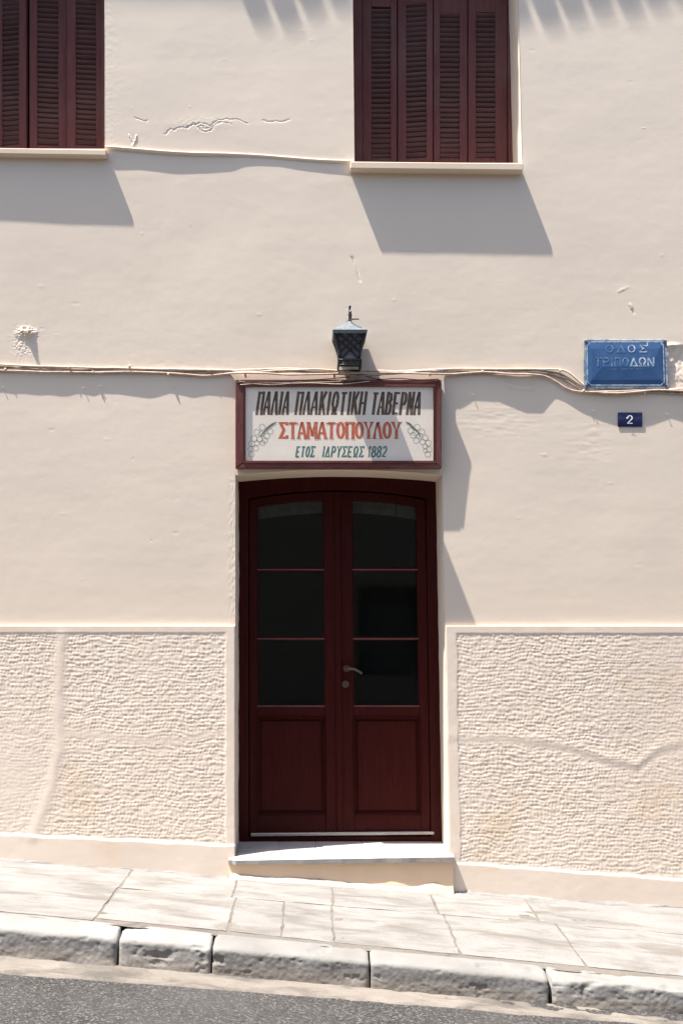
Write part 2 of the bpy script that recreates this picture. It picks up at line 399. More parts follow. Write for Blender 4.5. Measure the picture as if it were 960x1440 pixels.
# ragged cement joint where the pavement meets the facade
xs = np.arange(X(-700), X(1660), 0.012); xs = xs
for (xa_, xb2) in ((X(-700), X(322)), (X(642), X(1660))):
    q = xs[(xs > xa_) & (xs < xb2)]; hgt = 0.010 + 0.016*fbm(q*4, q*0+1.3, 12, 4) + 0.010*fbm(q*22, q*0+2.3, 14, 2); wd = 0.030 + 0.05*fbm(q*3, q*0+6, 16, 4) + 0.012*fbm(q*24, q*0+7, 17, 2)
    hgt = np.clip(hgt, -0.004, 1); wd = np.clip(wd, 0.006, 1)
    rows3 = []
    for (fy, fz) in ((-0.3, 1.0), (0.15, 1.0), (0.55, 0.75), (0.85, 0.35), (1.0, -0.35)):
        yy_ = -0.026 - wd*fy; rows3.append(np.stack([q-off.x, yy_-off.y, pave_z(q, yy_)+0.006+hgt*fz-off.z], -1))
    o3 = grid_mesh('cement_joint', np.stack(rows3), len(q), 5, np.ones((4, len(q)-1), bool), SLAB, None); o3.parent = pav
# kerb
kerb = empty('kerb', (0, Y2, float(z3(0.0)))); tag(kerb, 'kerb of weathered rounded marble blocks beside the road', kind='structure')
def kerb_stone(x0, x1, skew=0.0):
    nx = int((x1-x0)/0.005); sd = random.random()*90
    prof = []   # (offset y from front, height fraction)
    W_ = 0.175
    prof += [(W_, -0.03), (W_, 0.99)]
    for k in range(1, 9): prof.append((W_*(1-k/8*0.82), 1.0))
    for k in range(1, 7):
        a = k/6*PI/2; prof.append((0.026*(1-math.sin(a)), 1.0-0.15*(1-math.cos(a))))
    for k in range(1, 25): prof.append((-0.006*k/24, 0.85-0.98*k/24))
    prof = np.array(prof); m = len(prof)
    u = np.linspace(0, 1, nx+1)
    U, K = np.meshgrid(u, np.arange(m), indexing='xy')
    yo = prof[:, 0][K]; hf = prof[:, 1][K]
    gx = x0+(x1-x0)*U
    endr = 0.010*np.exp(-np.minimum(gx-x0, x1-gx)/0.010)
    zb = z3(gx); zt = np.where(K < 2, z1(gx)+0.012, 0)
    back = np.clip(yo/W_, 0, 1)
    ztop = z2(gx)*(1-back) + (z1(gx)+0.010)*back
    gz = zb + (ztop-zb)*hf
    gy = Y2 - 0.0 + yo
    gx = gx + 0.006*fbm(gz*14+sd, gy*14, 3, 3)*(np.minimum(U, 1-U) < 1e-6) + skew*(gy-Y2)
    rough = 0.0075*fbm(gx*5+sd, gz*8+yo*9, 7, 3) + 0.0022*fbm(gx*55+sd, gz*70+yo*40, 8, 2) + 0.004*sstep(0.30, 0.60, fbm(gx*17+sd, gz*26, 27, 4))
    chip = -0.011*sstep(0.20, 0.42, fbm(gx*4+sd, gz*3+yo*7, 21, 4))*(hf > 0.45)
    gy = gy + rough*np.where(yo < 0.04, 1, 0.2) + endr*(yo < 0.06) - chip
    gz = gz + 0.005*fbm(gx*6+sd, yo*22, 13, 4)*(hf > 0.7) - endr*0.8*(hf > 0.7) + chip*(hf > 0.75)
    V = np.stack([gx, gy, gz], -1)
    loc = Vector(((x0+x1)/2, Y2+0.08, float(z3((x0+x1)/2))))
    Vv = V.reshape(-1, 3); idx = np.arange(len(Vv)).reshape(m, nx+1)
    f = np.stack([idx[:-1, :-1], idx[:-1, 1:], idx[1:, 1:], idx[1:, :-1]], -1).reshape(-1, 4).tolist()
    f += [tuple(idx[:, 0].tolist()), tuple(idx[::-1, -1].tolist())]
    me = bpy.data.meshes.new('kerb_stone'); me.from_pydata((Vv-np.array(loc)).tolist(), [], f)
    gr = me.attributes.new('grime', 'FLOAT', 'POINT'); gr.data.foreach_set('value', (sstep(0.62, 0.30, hf+0.12*fbm(gx*9+sd, gx*0, 2, 3))).ravel().astype(np.float32))
    so = me.attributes.new('soot', 'FLOAT', 'POINT'); so.data.foreach_set('value', (np.exp(-((hf-0.66+0.25*fbm(gx*5+sd, gx*0, 2, 3))/0.20)**2)*(yo < 0.05)).ravel().astype(np.float32))
    bm = bmesh.new(); bm.from_mesh(me); bmesh.ops.recalc_face_normals(bm, faces=bm.faces); bm.to_mesh(me); bm.free()
    me.shade_smooth(); link('kerb_stone', me, KERB, kerb, loc)
for a, b in ((-700, -430), (-430, -200), (-200, -65), (-65, 222), (224.5, 326), (327, 500), (501, 697), (700.5, 905), (907, 1130), (1133, 1400), (1403, 1660)):
    kerb_stone(X(a)+0.002, X(b)-0.002, random.uniform(-.03, .03))

# ------------------------------------------------------------------ the house
house = empty('house', (X(480), 0, float(z0(0.0))))
tag(house, 'old cream plastered taverna house front with maroon door and shutters', 'house')
REV = 0.328
def arch(px):            # underside of the door arch on the wall face
    t = np.clip((np.asarray(px, float)-476.5)/145.5, -1, 1); return 660.5 + 7.5*t*t
def wall_h(px, py):      # outward relief of plaster, metres
    xm = px*S; zm = py*S
    h = 0.0040*fbm(xm*1.0, zm*1.1, 1, 2) + 0.0008*fbm(xm*3.2, zm*3.8, 8, 2) + 0.00026*fbm(xm*16, zm*22, 15, 2)
    # trowel sweeps
    h += 0.00040*fbm(xm*2.0+zm*0.6, zm*9.0, 31, 3)
    def crack(pts, wdt, amp, j=1.2):
        jx = px + j*2*fbm(px*0.16, py*0.16, 40, 3); jy = py + j*2*fbm(px*0.16+9, py*0.16, 44, 3)
        d = seg_dist(jx, jy, pts); return amp*np.exp(-(d/wdt)**2)
    ja = 1.9
    h += crack([(190, 166), (198, 169), (208, 170)], 0.9, -0.0018, ja) + crack([(232, 188), (238, 183), (250, 180), (262, 179), (275, 174), (281, 181), (288, 185), (296, 184), (300, 179)], 0.9, -0.0024, ja)
    h += crack([(262, 178), (280, 173), (292, 176), (305, 171), (318, 167), (334, 169), (350, 174)], 0.8, -0.0020, ja) + crack([(276, 176), (290, 180), (312, 172), (325, 175)], 0.8, -0.0016, ja)
    pk = np.exp(-(((px-285)/45)**2+((py-174)/10)**2)); h += 0.0008*pk*np.clip(fbm(px*0.35, py*0.5, 46, 4), -.3, .6) + 0.0012*pk
    h += crack([(372, 170), (392, 171), (410, 169)], 0.9, -0.0016) + crack([(182, 190), (188, 204), (193, 190)], 1.0, 0.0040) + crack([(186, 204), (190, 206)], 1.5, 0.004)
    h += crack([(498, 362), (504, 377), (509, 395)], 1.0, -0.0035, 0.6) + crack([(878, 409), (885, 408), (892, 404)], 0.8, 0.0022, 1.5) + crack([(894, 430), (898, 440)], 1.0, -0.0028)
    h += crack([(895, 428), (896, 432)], 1.5, 0.004)
    h += crack([(708, 536), (722, 544), (738, 548), (752, 546)], 2.2, 0.0045) + crack([(560, 350), (600, 351)], 1.2, 0.001)
    # knocked out patch with ragged plaster beside it on the left
    blob = np.exp(-(((px-38)/9)**2+((py-468)/5)**2)); h += 0.017*blob*(0.9+2.2*np.clip(fbm(px*0.33, py*0.6, 51, 4), -.4, .6))
    sp = np.exp(-(((px-34)/15)**2+((py-480)/20)**2)); h += 0.0032*sp*fbm(px*0.45, py*0.45, 55, 3)
    # torn edge on the far right beside the street plate
    br = sstep(944, 952, px+4*fbm(px*0.2, py*0.2, 60, 3))*sstep(484, 489, py)*sstep(530, 512, py)
    h += -0.007*br*(1+0.9*fbm(px*0.3, py*0.12, 63, 3)) + 0.009*np.exp(-(((px-952)/9)**2+((py-486)/3)**2)) + 0.005*sstep(941, 950, px)*np.exp(-((py-522)/22)**2)*fbm(px*0.35, py*0.35, 66, 3)
    # rubbed, rippled patches under the cables and beside the door
    m1 = np.exp(-(((px-700)/60)**2+((py-590)/25)**2)) + np.exp(-(((px-830)/30)**2+((py-620)/30)**2)) + 0.6*np.exp(-(((px-240)/90)**2+((py-515)/10)**2))
    h += 0.0010*m1*fbm(px*0.06, py*0.38, 70, 4)
    edge = np.exp(-((px-327)/6)**2)*sstep(655, 680, py); h += 0.0012*edge*fbm(px*0.45, py*0.22, 75, 4)
    h += 0.0007*np.exp(-((px-155)/12)**2)*(py < 205)*fbm(px*0.4, py*0.4, 77, 2)
    # scattered nicks and drips
    rs = np.random.RandomState(5)
    for i in range(70):
        cx, cy = rs.uniform(0, 960), rs.uniform(20, 870); r_ = rs.uniform(0.7, 1.5); a_ = rs.choice([-1, 1, 1])*rs.uniform(.0004, .0015); el = rs.uniform(1, 3.5)
        k = (np.abs(px-cx) < 14) & (np.abs(py-cy) < 8)
        if k.any(): h[k] += a_*np.exp(-(((px[k]-cx)/(r_*el))**2+((py[k]-cy)/r_)**2))
    return h
W0, W1 = -90, 147        # left window opening
V0, V1 = 503, 745        # right window opening
xb = [-700, -100, W0, 0-25, W1, 331, V0, 622, V1, 985, 1660]
xb = sorted(xb)
pxs = spaced(xb, 1.6, -30, 990, 14)
pxs = np.unique(np.concatenate([pxs, np.arange(181, 352, 0.8), np.arange(22, 60, 0.8)]))
pxs = np.array([p for p in pxs if p in xb or min(abs(p-b) for b in xb) > 0.15])
yb = [-588, -100, -30, 0, 209, 229, 600, 668, 893]
pys = spaced(yb, 1.6, -30, 900, 14)
pys = np.unique(np.concatenate([pys, np.arange(161, 206, 0.8), np.arange(458, 500, 0.8)]))
for bb in yb + [331]: pass
pys = np.array([p for p in pys if p in yb or min(abs(p-b) for b in yb) > 0.15])
GX, GY = np.meshgrid(pxs, pys)
inside = (GX >= 331) & (GX <= 622)
pull = np.where(inside, (arch(GX)-668), 0) * np.where(GY <= 668, sstep(600, 668, GY), 1.0)
PX = warp(GX, GY); PY = GY + pull
SILL_L, SILL_R = 209, 229
H = wall_h(GX, GY)
# calm relief right at openings and outside the picture
far = np.clip(1 - np.maximum(np.maximum(-60-GX, GX-1050), -60-GY)/60, 0, 1); H = H*far
V = np.stack([X(PX)-house.location.x, -H, (1200-PY)*S-house.location.z], -1)
cxm = (GX[:-1, :-1]+GX[1:, 1:])/2; cym = (GY[:-1, :-1]+GY[1:, 1:])/2
hole = ((cxm > W0) & (cxm < W1) & (cym > -100) & (cym < SILL_L)) | ((cxm > V0) & (cxm < V1) & (cym > -100) & (cym < SILL_R)) | ((cxm > 331) & (cxm < 622) & (cym > 668))
wall = grid_mesh('wall', V, len(pxs), len(pys), ~hole, WALL, house)
wall.location = (0, 0, 0)

# reveals (jambs and soffits of the openings)
def strip(name, front, back, mat, n=6, rough=0.0012, seed=0, parent=house):
    front = [Vector(p) for p in front]; back = [Vector(p) for p in back]
    vs = []; m = len(front)
    for j in range(n+1):
        t = j/n
        for p, q in zip(front, back):
            v = p.lerp(q, t); vs.append(v)
    mb = MB(); mb.add(vs, [(j*m+i, j*m+i+1, (j+1)*m+i+1, (j+1)*m+i) for j in range(n) for i in range(m-1)])
    arr = np.array(mb.v)
    d = rough*fbm(arr[:, 0]*9+arr[:, 1]*9, arr[:, 2]*9+arr[:, 1]*7, seed, 4)
    front_mask = np.repeat(np.linspace(0, 1, n+1) > 0.01, m)
    arr[:, 0] += d; arr[:, 2] += d*0.5
    mb.v = [tuple(a) for a in arr]
    return mb.build(name, mat, parent, smooth=True, fix=False)
def wp(px, py, y=0.0):    # point by facade measurement, at depth y behind the face (true perpendicular)
    pxx = float(warp(px, py)); return Vector((X(pxx), y, (1200-py)*S))
DPR = 0.022              # how far the dado stands proud
def jamb(px, y0_, y1_, d, seed, dado=True):
    rows = np.arange(y0_, y1_+1, 3.5)
    fr_ = [wp(px, r, -(DPR+0.001) if (dado and r > 882) else -0.001) for r in rows]
    bk_ = [wp(px, r, d) for r in rows]
    return fr_, bk_
f_, b_ = jamb(331, 667, 1206, REV+0.03, 3); strip('reveal', f_, b_, REVEAL, 10, 0.006, 3)
f_, b_ = jamb(622, 667, 1206, REV+0.03, 4); strip('reveal', f_, b_, REVEAL, 10, 0.002, 4)
rows = np.linspace(331, 622, 60)
strip('soffit', [wp(p, float(arch(p)), -0.002) for p in rows], [wp(p, float(arch(p))-1, REV+0.03) for p in rows], REVEAL, 8, 0.002, 5)
for (a, b, sy) in ((W0, W1, SILL_L), (V0, V1, SILL_R)):
    for q in (a, b):
        rr = np.arange(-101, sy+3, 4)
        strip('reveal', [wp(q, r, -0.001) for r in rr], [wp(q, r, 0.38) for r in rr], REVEAL if q != V1 else WALL, 6, 0.0015, q)
    rr = np.linspace(a, b, 20); strip('soffit', [wp(q, -100, -0.001) for q in rr], [wp(q, -100, 0.38) for q in rr], WALL, 4, 0.0, 6)
# sills
def sill(a, b, ya, yb, out=0.068, th=13):
    mb = MB()
    A = wp(a, ya); B = wp(b, yb); t = th*S
    mb.hexa([(A.x, -out, A.z), (B.x, -out, B.z), (B.x, -out, B.z-t), (A.x, -out, A.z-t)], [(A.x, 0.36, A.z+.012), (B.x, 0.36, B.z+.012), (B.x, 0.36, B.z-t+.004), (A.x, 0.36, A.z-t+.004)])
    return mb.build('sill', SILLM, house, bevel=0.004)
def real(px, py, y):     # facade measurement of a thing standing proud of the face
    f = (D+y)/D; return XE+(px-XE)*f, YE+(py-YE)*f
OUT = 0.066
xa, ya = real(-100, 205, -OUT); xb_, yb_ = real(149, 209, -OUT); sill(xa, xb_, ya, yb_, 0.054, 8)
xa, ya = real(497, 227, -OUT); xb_, yb_ = real(737, 229.5, -OUT); xb_ = xb_ + 0.5; 
mbz = sill(xa, (xb_-0.00006*331*460*-0)/1.0+9.0, ya, yb_, OUT, 9.5)
# plaster ledge joining the two sills
mb = MB(); pts = np.linspace(149, 497, 70)
ring = []
for i, q in enumerate(pts):
    yy = 209 + (q-149)*(227-209)/348 + 1.2*math.sin(q*0.031)
    o_ = float(np.interp(q+12, [150, 165, 200, 250, 300, 330, 350, 370, 400, 430, 480, 500], [30, 31, 28, 30, 28, 26, 19, 17, 16, 19, 21, 22]))*S/7.46
    h_ = 2.6
    A = Vector((X(q), 0.004, (1200-yy+h_-0.6)*S)); B = Vector((X(q), -o_*0.85, (1200-yy+h_-1.2)*S)); C_ = Vector((X(q), -o_, (1200-yy)*S)); E = Vector((X(q), -o_*0.6, (1200-yy-h_)*S)); F = Vector((X(q), 0.004, (1200-yy-h_-.4)*S))
    ring.append([A, B, C_, E, F])
vs = [v for r in ring for v in r]; fs = [(i*5+k, i*5+k+1, (i+1)*5+k+1, (i+1)*5+k) for i in range(len(pts)-1) for k in range(4)]
mb.add(vs, fs); mb.build('plaster_ledge', REVEAL, house, smooth=True, fix=False)

# dado -------------------------------------------------------------
def dado_part(xlo, xhi, side):
    fine = 0.95
    px = spaced([xlo, max(xlo, -25), min(xhi, 985), xhi], fine, -30, 990, 14) if side == 'L' else spaced([xlo, min(xhi, 985), xhi], fine, -30, 990, 14)
    px = np.unique(px)
    py = np.concatenate([[880, 880.01], np.arange(881, 1310, fine)])
    GX, GY = np.meshgrid(px, py)
    skir = (1172+0.048*GX) if side == 'L' else (1213+0.078*(GX-640))   # top line of smooth skirting
    skir = skir + 2.0*fbm(GX*0.03, GX*0, 81, 3)
    jx = GX + 3*fbm(GX*0.05, GY*0.05, 82, 2)
    if side == 'L': top = sstep(888.5, 892, GY); sidem = sstep(319, 316, jx)
    else: top = sstep(889.5, 893, GY); sidem = sstep(636, 639, jx - 0.000*GY)
    m = top*sidem*sstep(skir+2, skir-4, GY)
    xm = GX*S; zm = GY*S
    wx = fbm(xm*7, zm*7, 90, 3); wz = fbm(xm*6, zm*9, 94, 3)
    patchy = 0.75 + 0.5*fbm(xm*1.3, zm*1.7, 99, 2)
    rough = np.sin(2*PI*zm/0.0235 + 7.0*wx + 3.0*wz)*0.36 + np.sin(2*PI*xm/0.0215 + 8.0*wz + 1.4*np.sin(zm*80+5*wx))*0.30 + 1.7*fbm(xm/0.022, zm/0.0165, 101, 3)
    rough = np.clip(rough, -1.0, 1.1)*0.0013*patchy
    smooth_ = np.zeros_like(GX); step = np.zeros_like(GX)
    if side == 'L':
        band = seg_dist(jx, GY, [(88, 895), (84, 1000), (86, 1050), (72, 1110), (48, 1175)])
        smooth_ += np.exp(-(band/8.5)**2)
        b2 = seg_dist(jx, GY+3*fbm(GX*0.05, GY*0.05, 83, 2), [(90, 1030), (150, 1036), (200, 1042), (260, 1040), (320, 1026)]); smooth_ += 0.75*np.exp(-(b2/5)**2)
        smooth_ += 0.6*np.exp(-(((GX-10)/45)**2+((GY-1100)/55)**2))
        h = 0.0025*np.exp(-(band/8)**2)
    else:
        yc = np.interp(GX, [625, 700, 760, 800, 845, 880, 912, 960, 1700], [1040, 1040, 1047, 1057, 1072, 1080, 1056, 1046, 1030]) + 2.5*fbm(GX*0.06, GX*0, 84, 3)
        amp = 0.8*np.interp(GX, [625, 700, 800, 880, 912, 960], [0.4, 0.4, 0.8, 1.1, 0.7, 0.35])
        h = 0.0030*amp*np.exp(-((GY-yc+7)/7.5)**2) - 0.0010*amp*np.exp(-((GY-yc-5)/6)**2)
        smooth_ += 0.85*np.exp(-((GY-yc)/6.5)**2)
    m2 = m*(1-np.clip(smooth_, 0, 0.92))
    h = h + rough*m2 - 0.0024*m + 0.002*fbm(xm*1.6, zm*1.8, 110, 3) + 0.0005*fbm(xm*14, zm*18, 112, 3)
    # battered patch low on the left
    bs = sstep(skir-2, skir+2, GY)*(GX > -1e3)
    h += 0.004*bs
    out = DPR + h + 0.002
    out[0, :] = -0.004
    edge = np.minimum(np.abs(GX-331), np.abs(GX-622))
    outd = np.where(edge < 1e-6, np.maximum(0, out-0.003), out); outd[0] = -0.004
    # rag the bottom edge at the pavement
    PX = warp(GX, GY)
    V = np.stack([X(PX)-house.location.x, -outd, (1200-GY)*S-house.location.z], -1)
    zb = z0(X(PX))-0.05
    keep = np.ones((len(py)-1, len(px)-1), bool)
    keep = ((1200-GY[:-1, :-1])*S > zb[:-1, :-1])
    return grid_mesh('dado', V, len(px), len(py), keep, DADO, house)
for s_, a, b in (('L', -700, 331), ('R', 622, 1660)):
    o = dado_part(a, b, s_); o.location = (0, 0, 0)

# threshold and riser
def Pz(px, py, y): return P(px, py, y)
mb = MB()
th_out = -0.075
A = P(321, 1209, th_out); B = P(638.5, 1204, th_out); A2 = P(321, 1217.5, th_out); B2 = P(638.5, 1213, th_out)
n = 60
loopf, loopb = [], []
topv = []
segs = []
for i in range(n+1):
    t = i/n; a = A.lerp(B, t); b = A2.lerp(B2, t)
    jy = 0.006*float(fbm(np.array(t*14.0), np.array(0.5), 7, 3)); jz = 0.004*float(fbm(np.array(t*11.0), np.array(3.5), 9, 3))
    if i in (0, 1): jy += 0.012; 
    segs.append([Vector((a.x, REV+0.12, 0.004)), Vector((a.x, 0.05, 0.004)), Vector((a.x, th_out+0.02+jy, a.z+0.002)), Vector((a.x, th_out+jy, a.z-0.006)), Vector((b.x, th_out+jy+0.002, b.z+jz+0.004)), Vector((b.x, th_out+jy+0.012, b.z+jz)), Vector((b.x, REV, b.z))])
vs = [v for r in segs for v in r]; k = 7
fs = [(i*k+j, i*k+j+1, (i+1)*k+j+1, (i+1)*k+j) for i in range(n) for j in range(k-1)] + [tuple(range(k)), tuple(n*k+j for j in range(k-1, -1, -1))]
mb.add(vs, fs)
thr = empty('threshold', (X(480), 0, -0.03)); thr.parent = house; thr.location = Vector((X(480), 0, -0.03)) - house.location
mb2 = mb; mb2.build('step_slab', MARBLE, thr, fix=True)
mb = MB()   # tiles of the threshold seen by the door
for (a, b) in ((331, 388), (389, 440), (441, 506), (507, 624)):
    pa, pb = wp(a, 1200), wp(b, 1200); mb = MB(); mb.box(pa.x+.001, pb.x-.001, 0.075, REV+0.05, 0.0, 0.0062+random.uniform(0, .0008)); mb.build('step_tile', MARBLE, thr, bevel=0.0015)
riser = MB()
xs_ = np.linspace(323, 637, 90); vs = []
for q in xs_:
    x_ = X(XE+(q-XE)*(D-0.05)/D)
    for j, t in enumerate(np.linspace(0, 1, 9)):
        ztop = -0.02; zbot = float(z0(x_))-0.03
        z_ = ztop+(zbot-ztop)*t
        vs.append((x_, -0.048 - 0.010*sstep(0.55, 0.75, t) + 0.006*float(fbm(np.array(x_*8), np.array(z_*14), 33, 3)), z_))
fs = [(i*9+j, i*9+j+1, (i+1)*9+j+1, (i+1)*9+j) for i in range(len(xs_)-1) for j in range(8)]
RISER = m_plaster('ochre_riser_plaster', (0.74, 0.53, 0.35), (0.76, 0.58, 0.42), 0.7, 0.001)
riser.add(vs, fs)
for e in (0, len(xs_)-1):
    for j in range(8):
        p, q = vs[e*9+j], vs[e*9+j+1]; riser.add([p, q, (q[0], 0.01, q[2]), (p[0], 0.01, p[2])], [(0, 1, 2, 3)])
riser.build('riser', RISER, thr, smooth=True, fix=False)

FIL = m_stone('grey_fillet_mortar', (0.42, 0.35, 0.29), (0.36, 0.30, 0.25), (0.25, 0.2, 0.16), bumpd=0.003, stretch=(1, 1, 1))
fl = MB(); vs = []
for q in xs_:
    x_ = X(XE+(q-XE)*(D-0.05)/D); zb_ = float(z0(x_)); hq = 0.035+0.018*float(fbm(np.array(x_*3), np.array(0.3), 5, 3)) + 0.03*math.exp(-((q-612)/22)**2)
    for (yo_, zo_) in ((-0.046, hq), (-0.062, hq*0.8), (-0.075, hq*0.35), (-0.085-hq*.3, 0.004), (-0.09-hq*.3, -0.02)): vs.append((x_, yo_, zb_+zo_+0.004*float(fbm(np.array(x_*25), np.array(yo_*40), 6, 2))))
fl.add(vs, [(i*5+j, i*5+j+1, (i+1)*5+j+1, (i+1)*5+j) for i in range(len(xs_)-1) for j in range(4)]); fl.build('mortar_fillet', FIL, thr, smooth=True, fix=False)
# ------------------------------------------------------------------ door
YD = REV
dr = empty('door', P(476, 1184, YD)); dr.parent = house; dr.location = P(476, 1184, YD) - house.location
def arcd(px):  # curve family at the door plane, 673 centre / 688 sides
    t = (px-474)/141.0; return 673.0 + 15*t*t
def lean(px, py): return px + 0.0155*(py-690)*max(0, (px-331))/285.0
def slabq(name, poly, y0_, y1_, mat, parent=dr, bevel=0.0, ref=None):
    """solid with outline poly (door measurements) between depths y0_ (front) and y1_"""
    mb = MB(); yr = ref if ref is not None else y0_
    a = [P(lean(px, py), py, yr) for px, py in poly]
    mb.hexa([(v.x, y0_, v.z) for v in a], [(v.x, y1_, v.z) for v in a])
    return mb.build(name, mat, parent, bevel=bevel)
def arcpts(a, b, off, n=14, fn=arcd): return [(p, fn(p)+off) for p in np.linspace(a, b, n)]
# fixed frame
slabq('door_frame', [(333, 1190), (333, 1186), (333, 900)] + [(333, 675)] + [(349, 675), (349, 1190)], YD, YD+0.08, DOOR, bevel=0.003)
slabq('door_frame', [(613, 675), (614, 900), (614, 1190), (599, 1190), (599, 900), (599, 675)], YD, YD+0.08, DOOR, bevel=0.003)
up = arcpts(325, 622, -12, 24); lo = arcpts(349, 599, 16, 24)[::-1]
slabq('door_frame', up + lo, YD-0.003, YD+0.078, DOOR)
slabq('door_sill_bar', [(349, 1176.5), (599, 1176.5), (599, 1190), (349, 1190)], YD+0.006, YD+0.08, DOOR)
# leaf members
YL = YD+0.018; YLb = YD+0.07
ref = YD
def leaf(x0, x1, g0, g1, name):
    # stiles, rails and muntins as one frame per leaf (each separate solids, 1 mm lap differences)
    L = empty(name, P((x0+x1)/2, 1175, YL)); L.parent = house; L.location = P((x0+x1)/2, 1175, YL) - house.location
    ft = 18
    slabq('stile', [(x0, arcd(x0)+ft), (g0, arcd(g0)+ft), (g0, 1176), (x0, 1176)], YL, YLb, DOOR, L, 0.003, YD)
    slabq('stile', [(g1, arcd(g1)+ft), (x1, arcd(x1)+ft), (x1, 1176), (g1, 1176)], YL, YLb, DOOR, L, 0.003, YD)
    up_ = arcpts(g0, g1, ft, 12); low_ = arcpts(g0, g1, 29, 12)[::-1]
    slabq('rail', up_+low_, YL+0.002, YLb-0.002, DOOR, L, 0, YD)
    for (ya_, yb_) in ((994.5, 1009), (1146, 1176)):
        slabq('rail', [(g0, ya_), (g1, ya_), (g1, yb_), (g0, yb_)], YL+0.002, YLb-0.002, DOOR, L, 0.003, YD)
    for ym in (800.5, 898):
        slabq('muntin', [(g0, ym-2.6), (g1, ym-2.6), (g1, ym+2.6), (g0, ym+2.6)], YL+0.006, YLb-0.012, DOOR, L, 0.003, YD)
        slabq('glazing_bead', [(g0, ym-0.6), (g1, ym-0.6), (g1, ym+1.2), (g0, ym+1.2)], YL+0.000, YL+0.0055, BEAD, L, 0.001, YD)
    slabq('glazing_bead', [(g0, 992.6), (g1, 992.6), (g1, 994.3), (g0, 994.3)], YL+0.004, YL+0.03, BEAD, L, 0.001, YD)
    for (a_, b_) in ((g0, g0+1.2), (g1-1.2, g1)):
        slabq('glazing_bead', [(a_, arcd(a_)+29.5), (b_, arcd(b_)+29.5), (b_, 992.4), (a_, 992.4)], YL+0.010, YL+0.034, DOOR, L, 0, YD)
    tops = [arcpts(g0+.5, g1-.5, 28, 10), [(g0+.5, 802), (g1-.5, 802)], [(g0+.5, 900), (g1-.5, 900)]]
    bots = [799, 896.5, 995.5]
    for tp, bt in zip(tops, bots):
        slabq('pane', tp + [(g1-.5, bt), (g0+.5, bt)], YL+0.036, YL+0.041, GLASS, L, 0, YD)
    # lower panel: recessed field with raised moulding
    slabq('panel', [(g0-1, 1008), (g1+1, 1008), (g1+1, 1147), (g0-1, 1147)], YL+0.028, YL+0.045, DOOR, L, 0, YD)
    slabq('raised_panel', [(g0+5, 1014), (g1-5, 1014), (g1-5, 1141), (g0+5, 1141)], YL+0.021, YL+0.0279, DOOR, L, 0.004, YD)
    mb = MB()
    def mould(a_, b_, c_, d_, wd):
        for poly in ([(a_, c_), (b_, c_), (b_-wd, c_+wd), (a_+wd, c_+wd)], [(b_, c_), (b_, d_), (b_-wd, d_-wd), (b_-wd, c_+wd)], [(b_, d_), (a_, d_), (a_+wd, d_-wd), (b_-wd, d_-wd)], [(a_, d_), (a_, c_), (a_+wd, c_+wd), (a_+wd, d_-wd)]):
            v = [P(lean(px, py), py, YD) for px, py in poly]
            mb.hexa([(v[0].x, YL-0.006, v[0].z), (v[1].x, YL-0.006, v[1].z), (v[2].x, YL+0.012, v[2].z), (v[3].x, YL+0.012, v[3].z)], [(q.x, YL+0.0275, q.z) for q in v])
    mould(g0-0.5, g1+0.5, 1008.5, 1146.5, 2.4)
    mb.build('moulding', DOOR, L)
    # pale strip added inside for the lighter band at the top of the glass
    v0 = YL+0.075
    mbv = MB(); pts_ = []
    for i in range(25):
        p = g0-3+(g1-g0+6)*i/24
        a = P(lean(p, 700), arcd(p)+24, YD); b = P(lean(p, 700), arcd(p)+46, YD)
        pts_.append((a, b, v0+0.004*math.sin(i*1.9)))
    mbv.add([Vector((a.x, y, a.z)) for a, b, y in pts_] + [Vector((b.x, y, b.z)) for a, b, y in pts_], [(i, i+1, 26+i, 25+i) for i in range(24)])
    mbv.build('pale_band', PALE_BAND, L, fix=False)
    return L
BEAD = m_plain('bead_highlight_paint', (0.17, 0.06, 0.06), 0.35, 0.5, var=0.2)  # brighter than the door paint: muntin highlights are put into this colour
L1_ = leaf(350, 474.5, 361, 455, 'door_leaf')
L2_ = leaf(476.5, 598.5, 494.5, 586, 'door_leaf')
tag(L1_, 'left glazed maroon door leaf'); tag(L2_, 'right glazed maroon door leaf with lever handle')
slabq('cover_strip', [(470, arcd(474)+18), (478, arcd(474)+18), (478, 1176), (470, 1176)], YL-0.012, YL-0.0005, DOOR, dr, 0.003, YD)
# weather bar
slabq('weather_bar', [(352, 1171.6), (603, 1169.2), (603, 1173.4), (352, 1176)], YL-0.028, YL-0.001, STEEL, dr, 0.003, YD)
# handle and lock
mb = MB(); c = P(487, 940, YL)
def disc(mb, c, r, y0_, y1_, n=18):
    a = [Vector((c.x+r*math.cos(2*PI*k/n), y0_, c.z+r*math.sin(2*PI*k/n))) for k in range(n)]
    mb.hexa(a, [Vector((v.x, y1_, v.z)) for v in a])
disc(mb, c, 0.021, YL-0.024, YL-0.013)
mb.tube([c+Vector((0, -0.02, 0)), c+Vector((0, -0.055, 0)), c+Vector((0.012, -0.066, 0.001)), c+Vector((0.045, -0.068, -0.002)), c+Vector((0.075, -0.066, -0.016)), c+Vector((0.094, -0.062, -0.030))], [0.009, 0.009, 0.010, 0.009, 0.008, 0.009], 10)
mb.build('handle', BRASS, L2_, smooth=False)
mb = MB(); c = P(485.5, 962, YL); disc(mb, c, 0.023, YL-0.022, YL-0.013); disc(mb, c+Vector((0, 0, .004)), 0.009, YL-0.028, YL-0.0221); mb.box(c.x-0.004, c.x+0.004, YL-0.0275, YL-0.0222, c.z-0.016, c.z-0.002); mb.build('lock', BRASS, L2_)

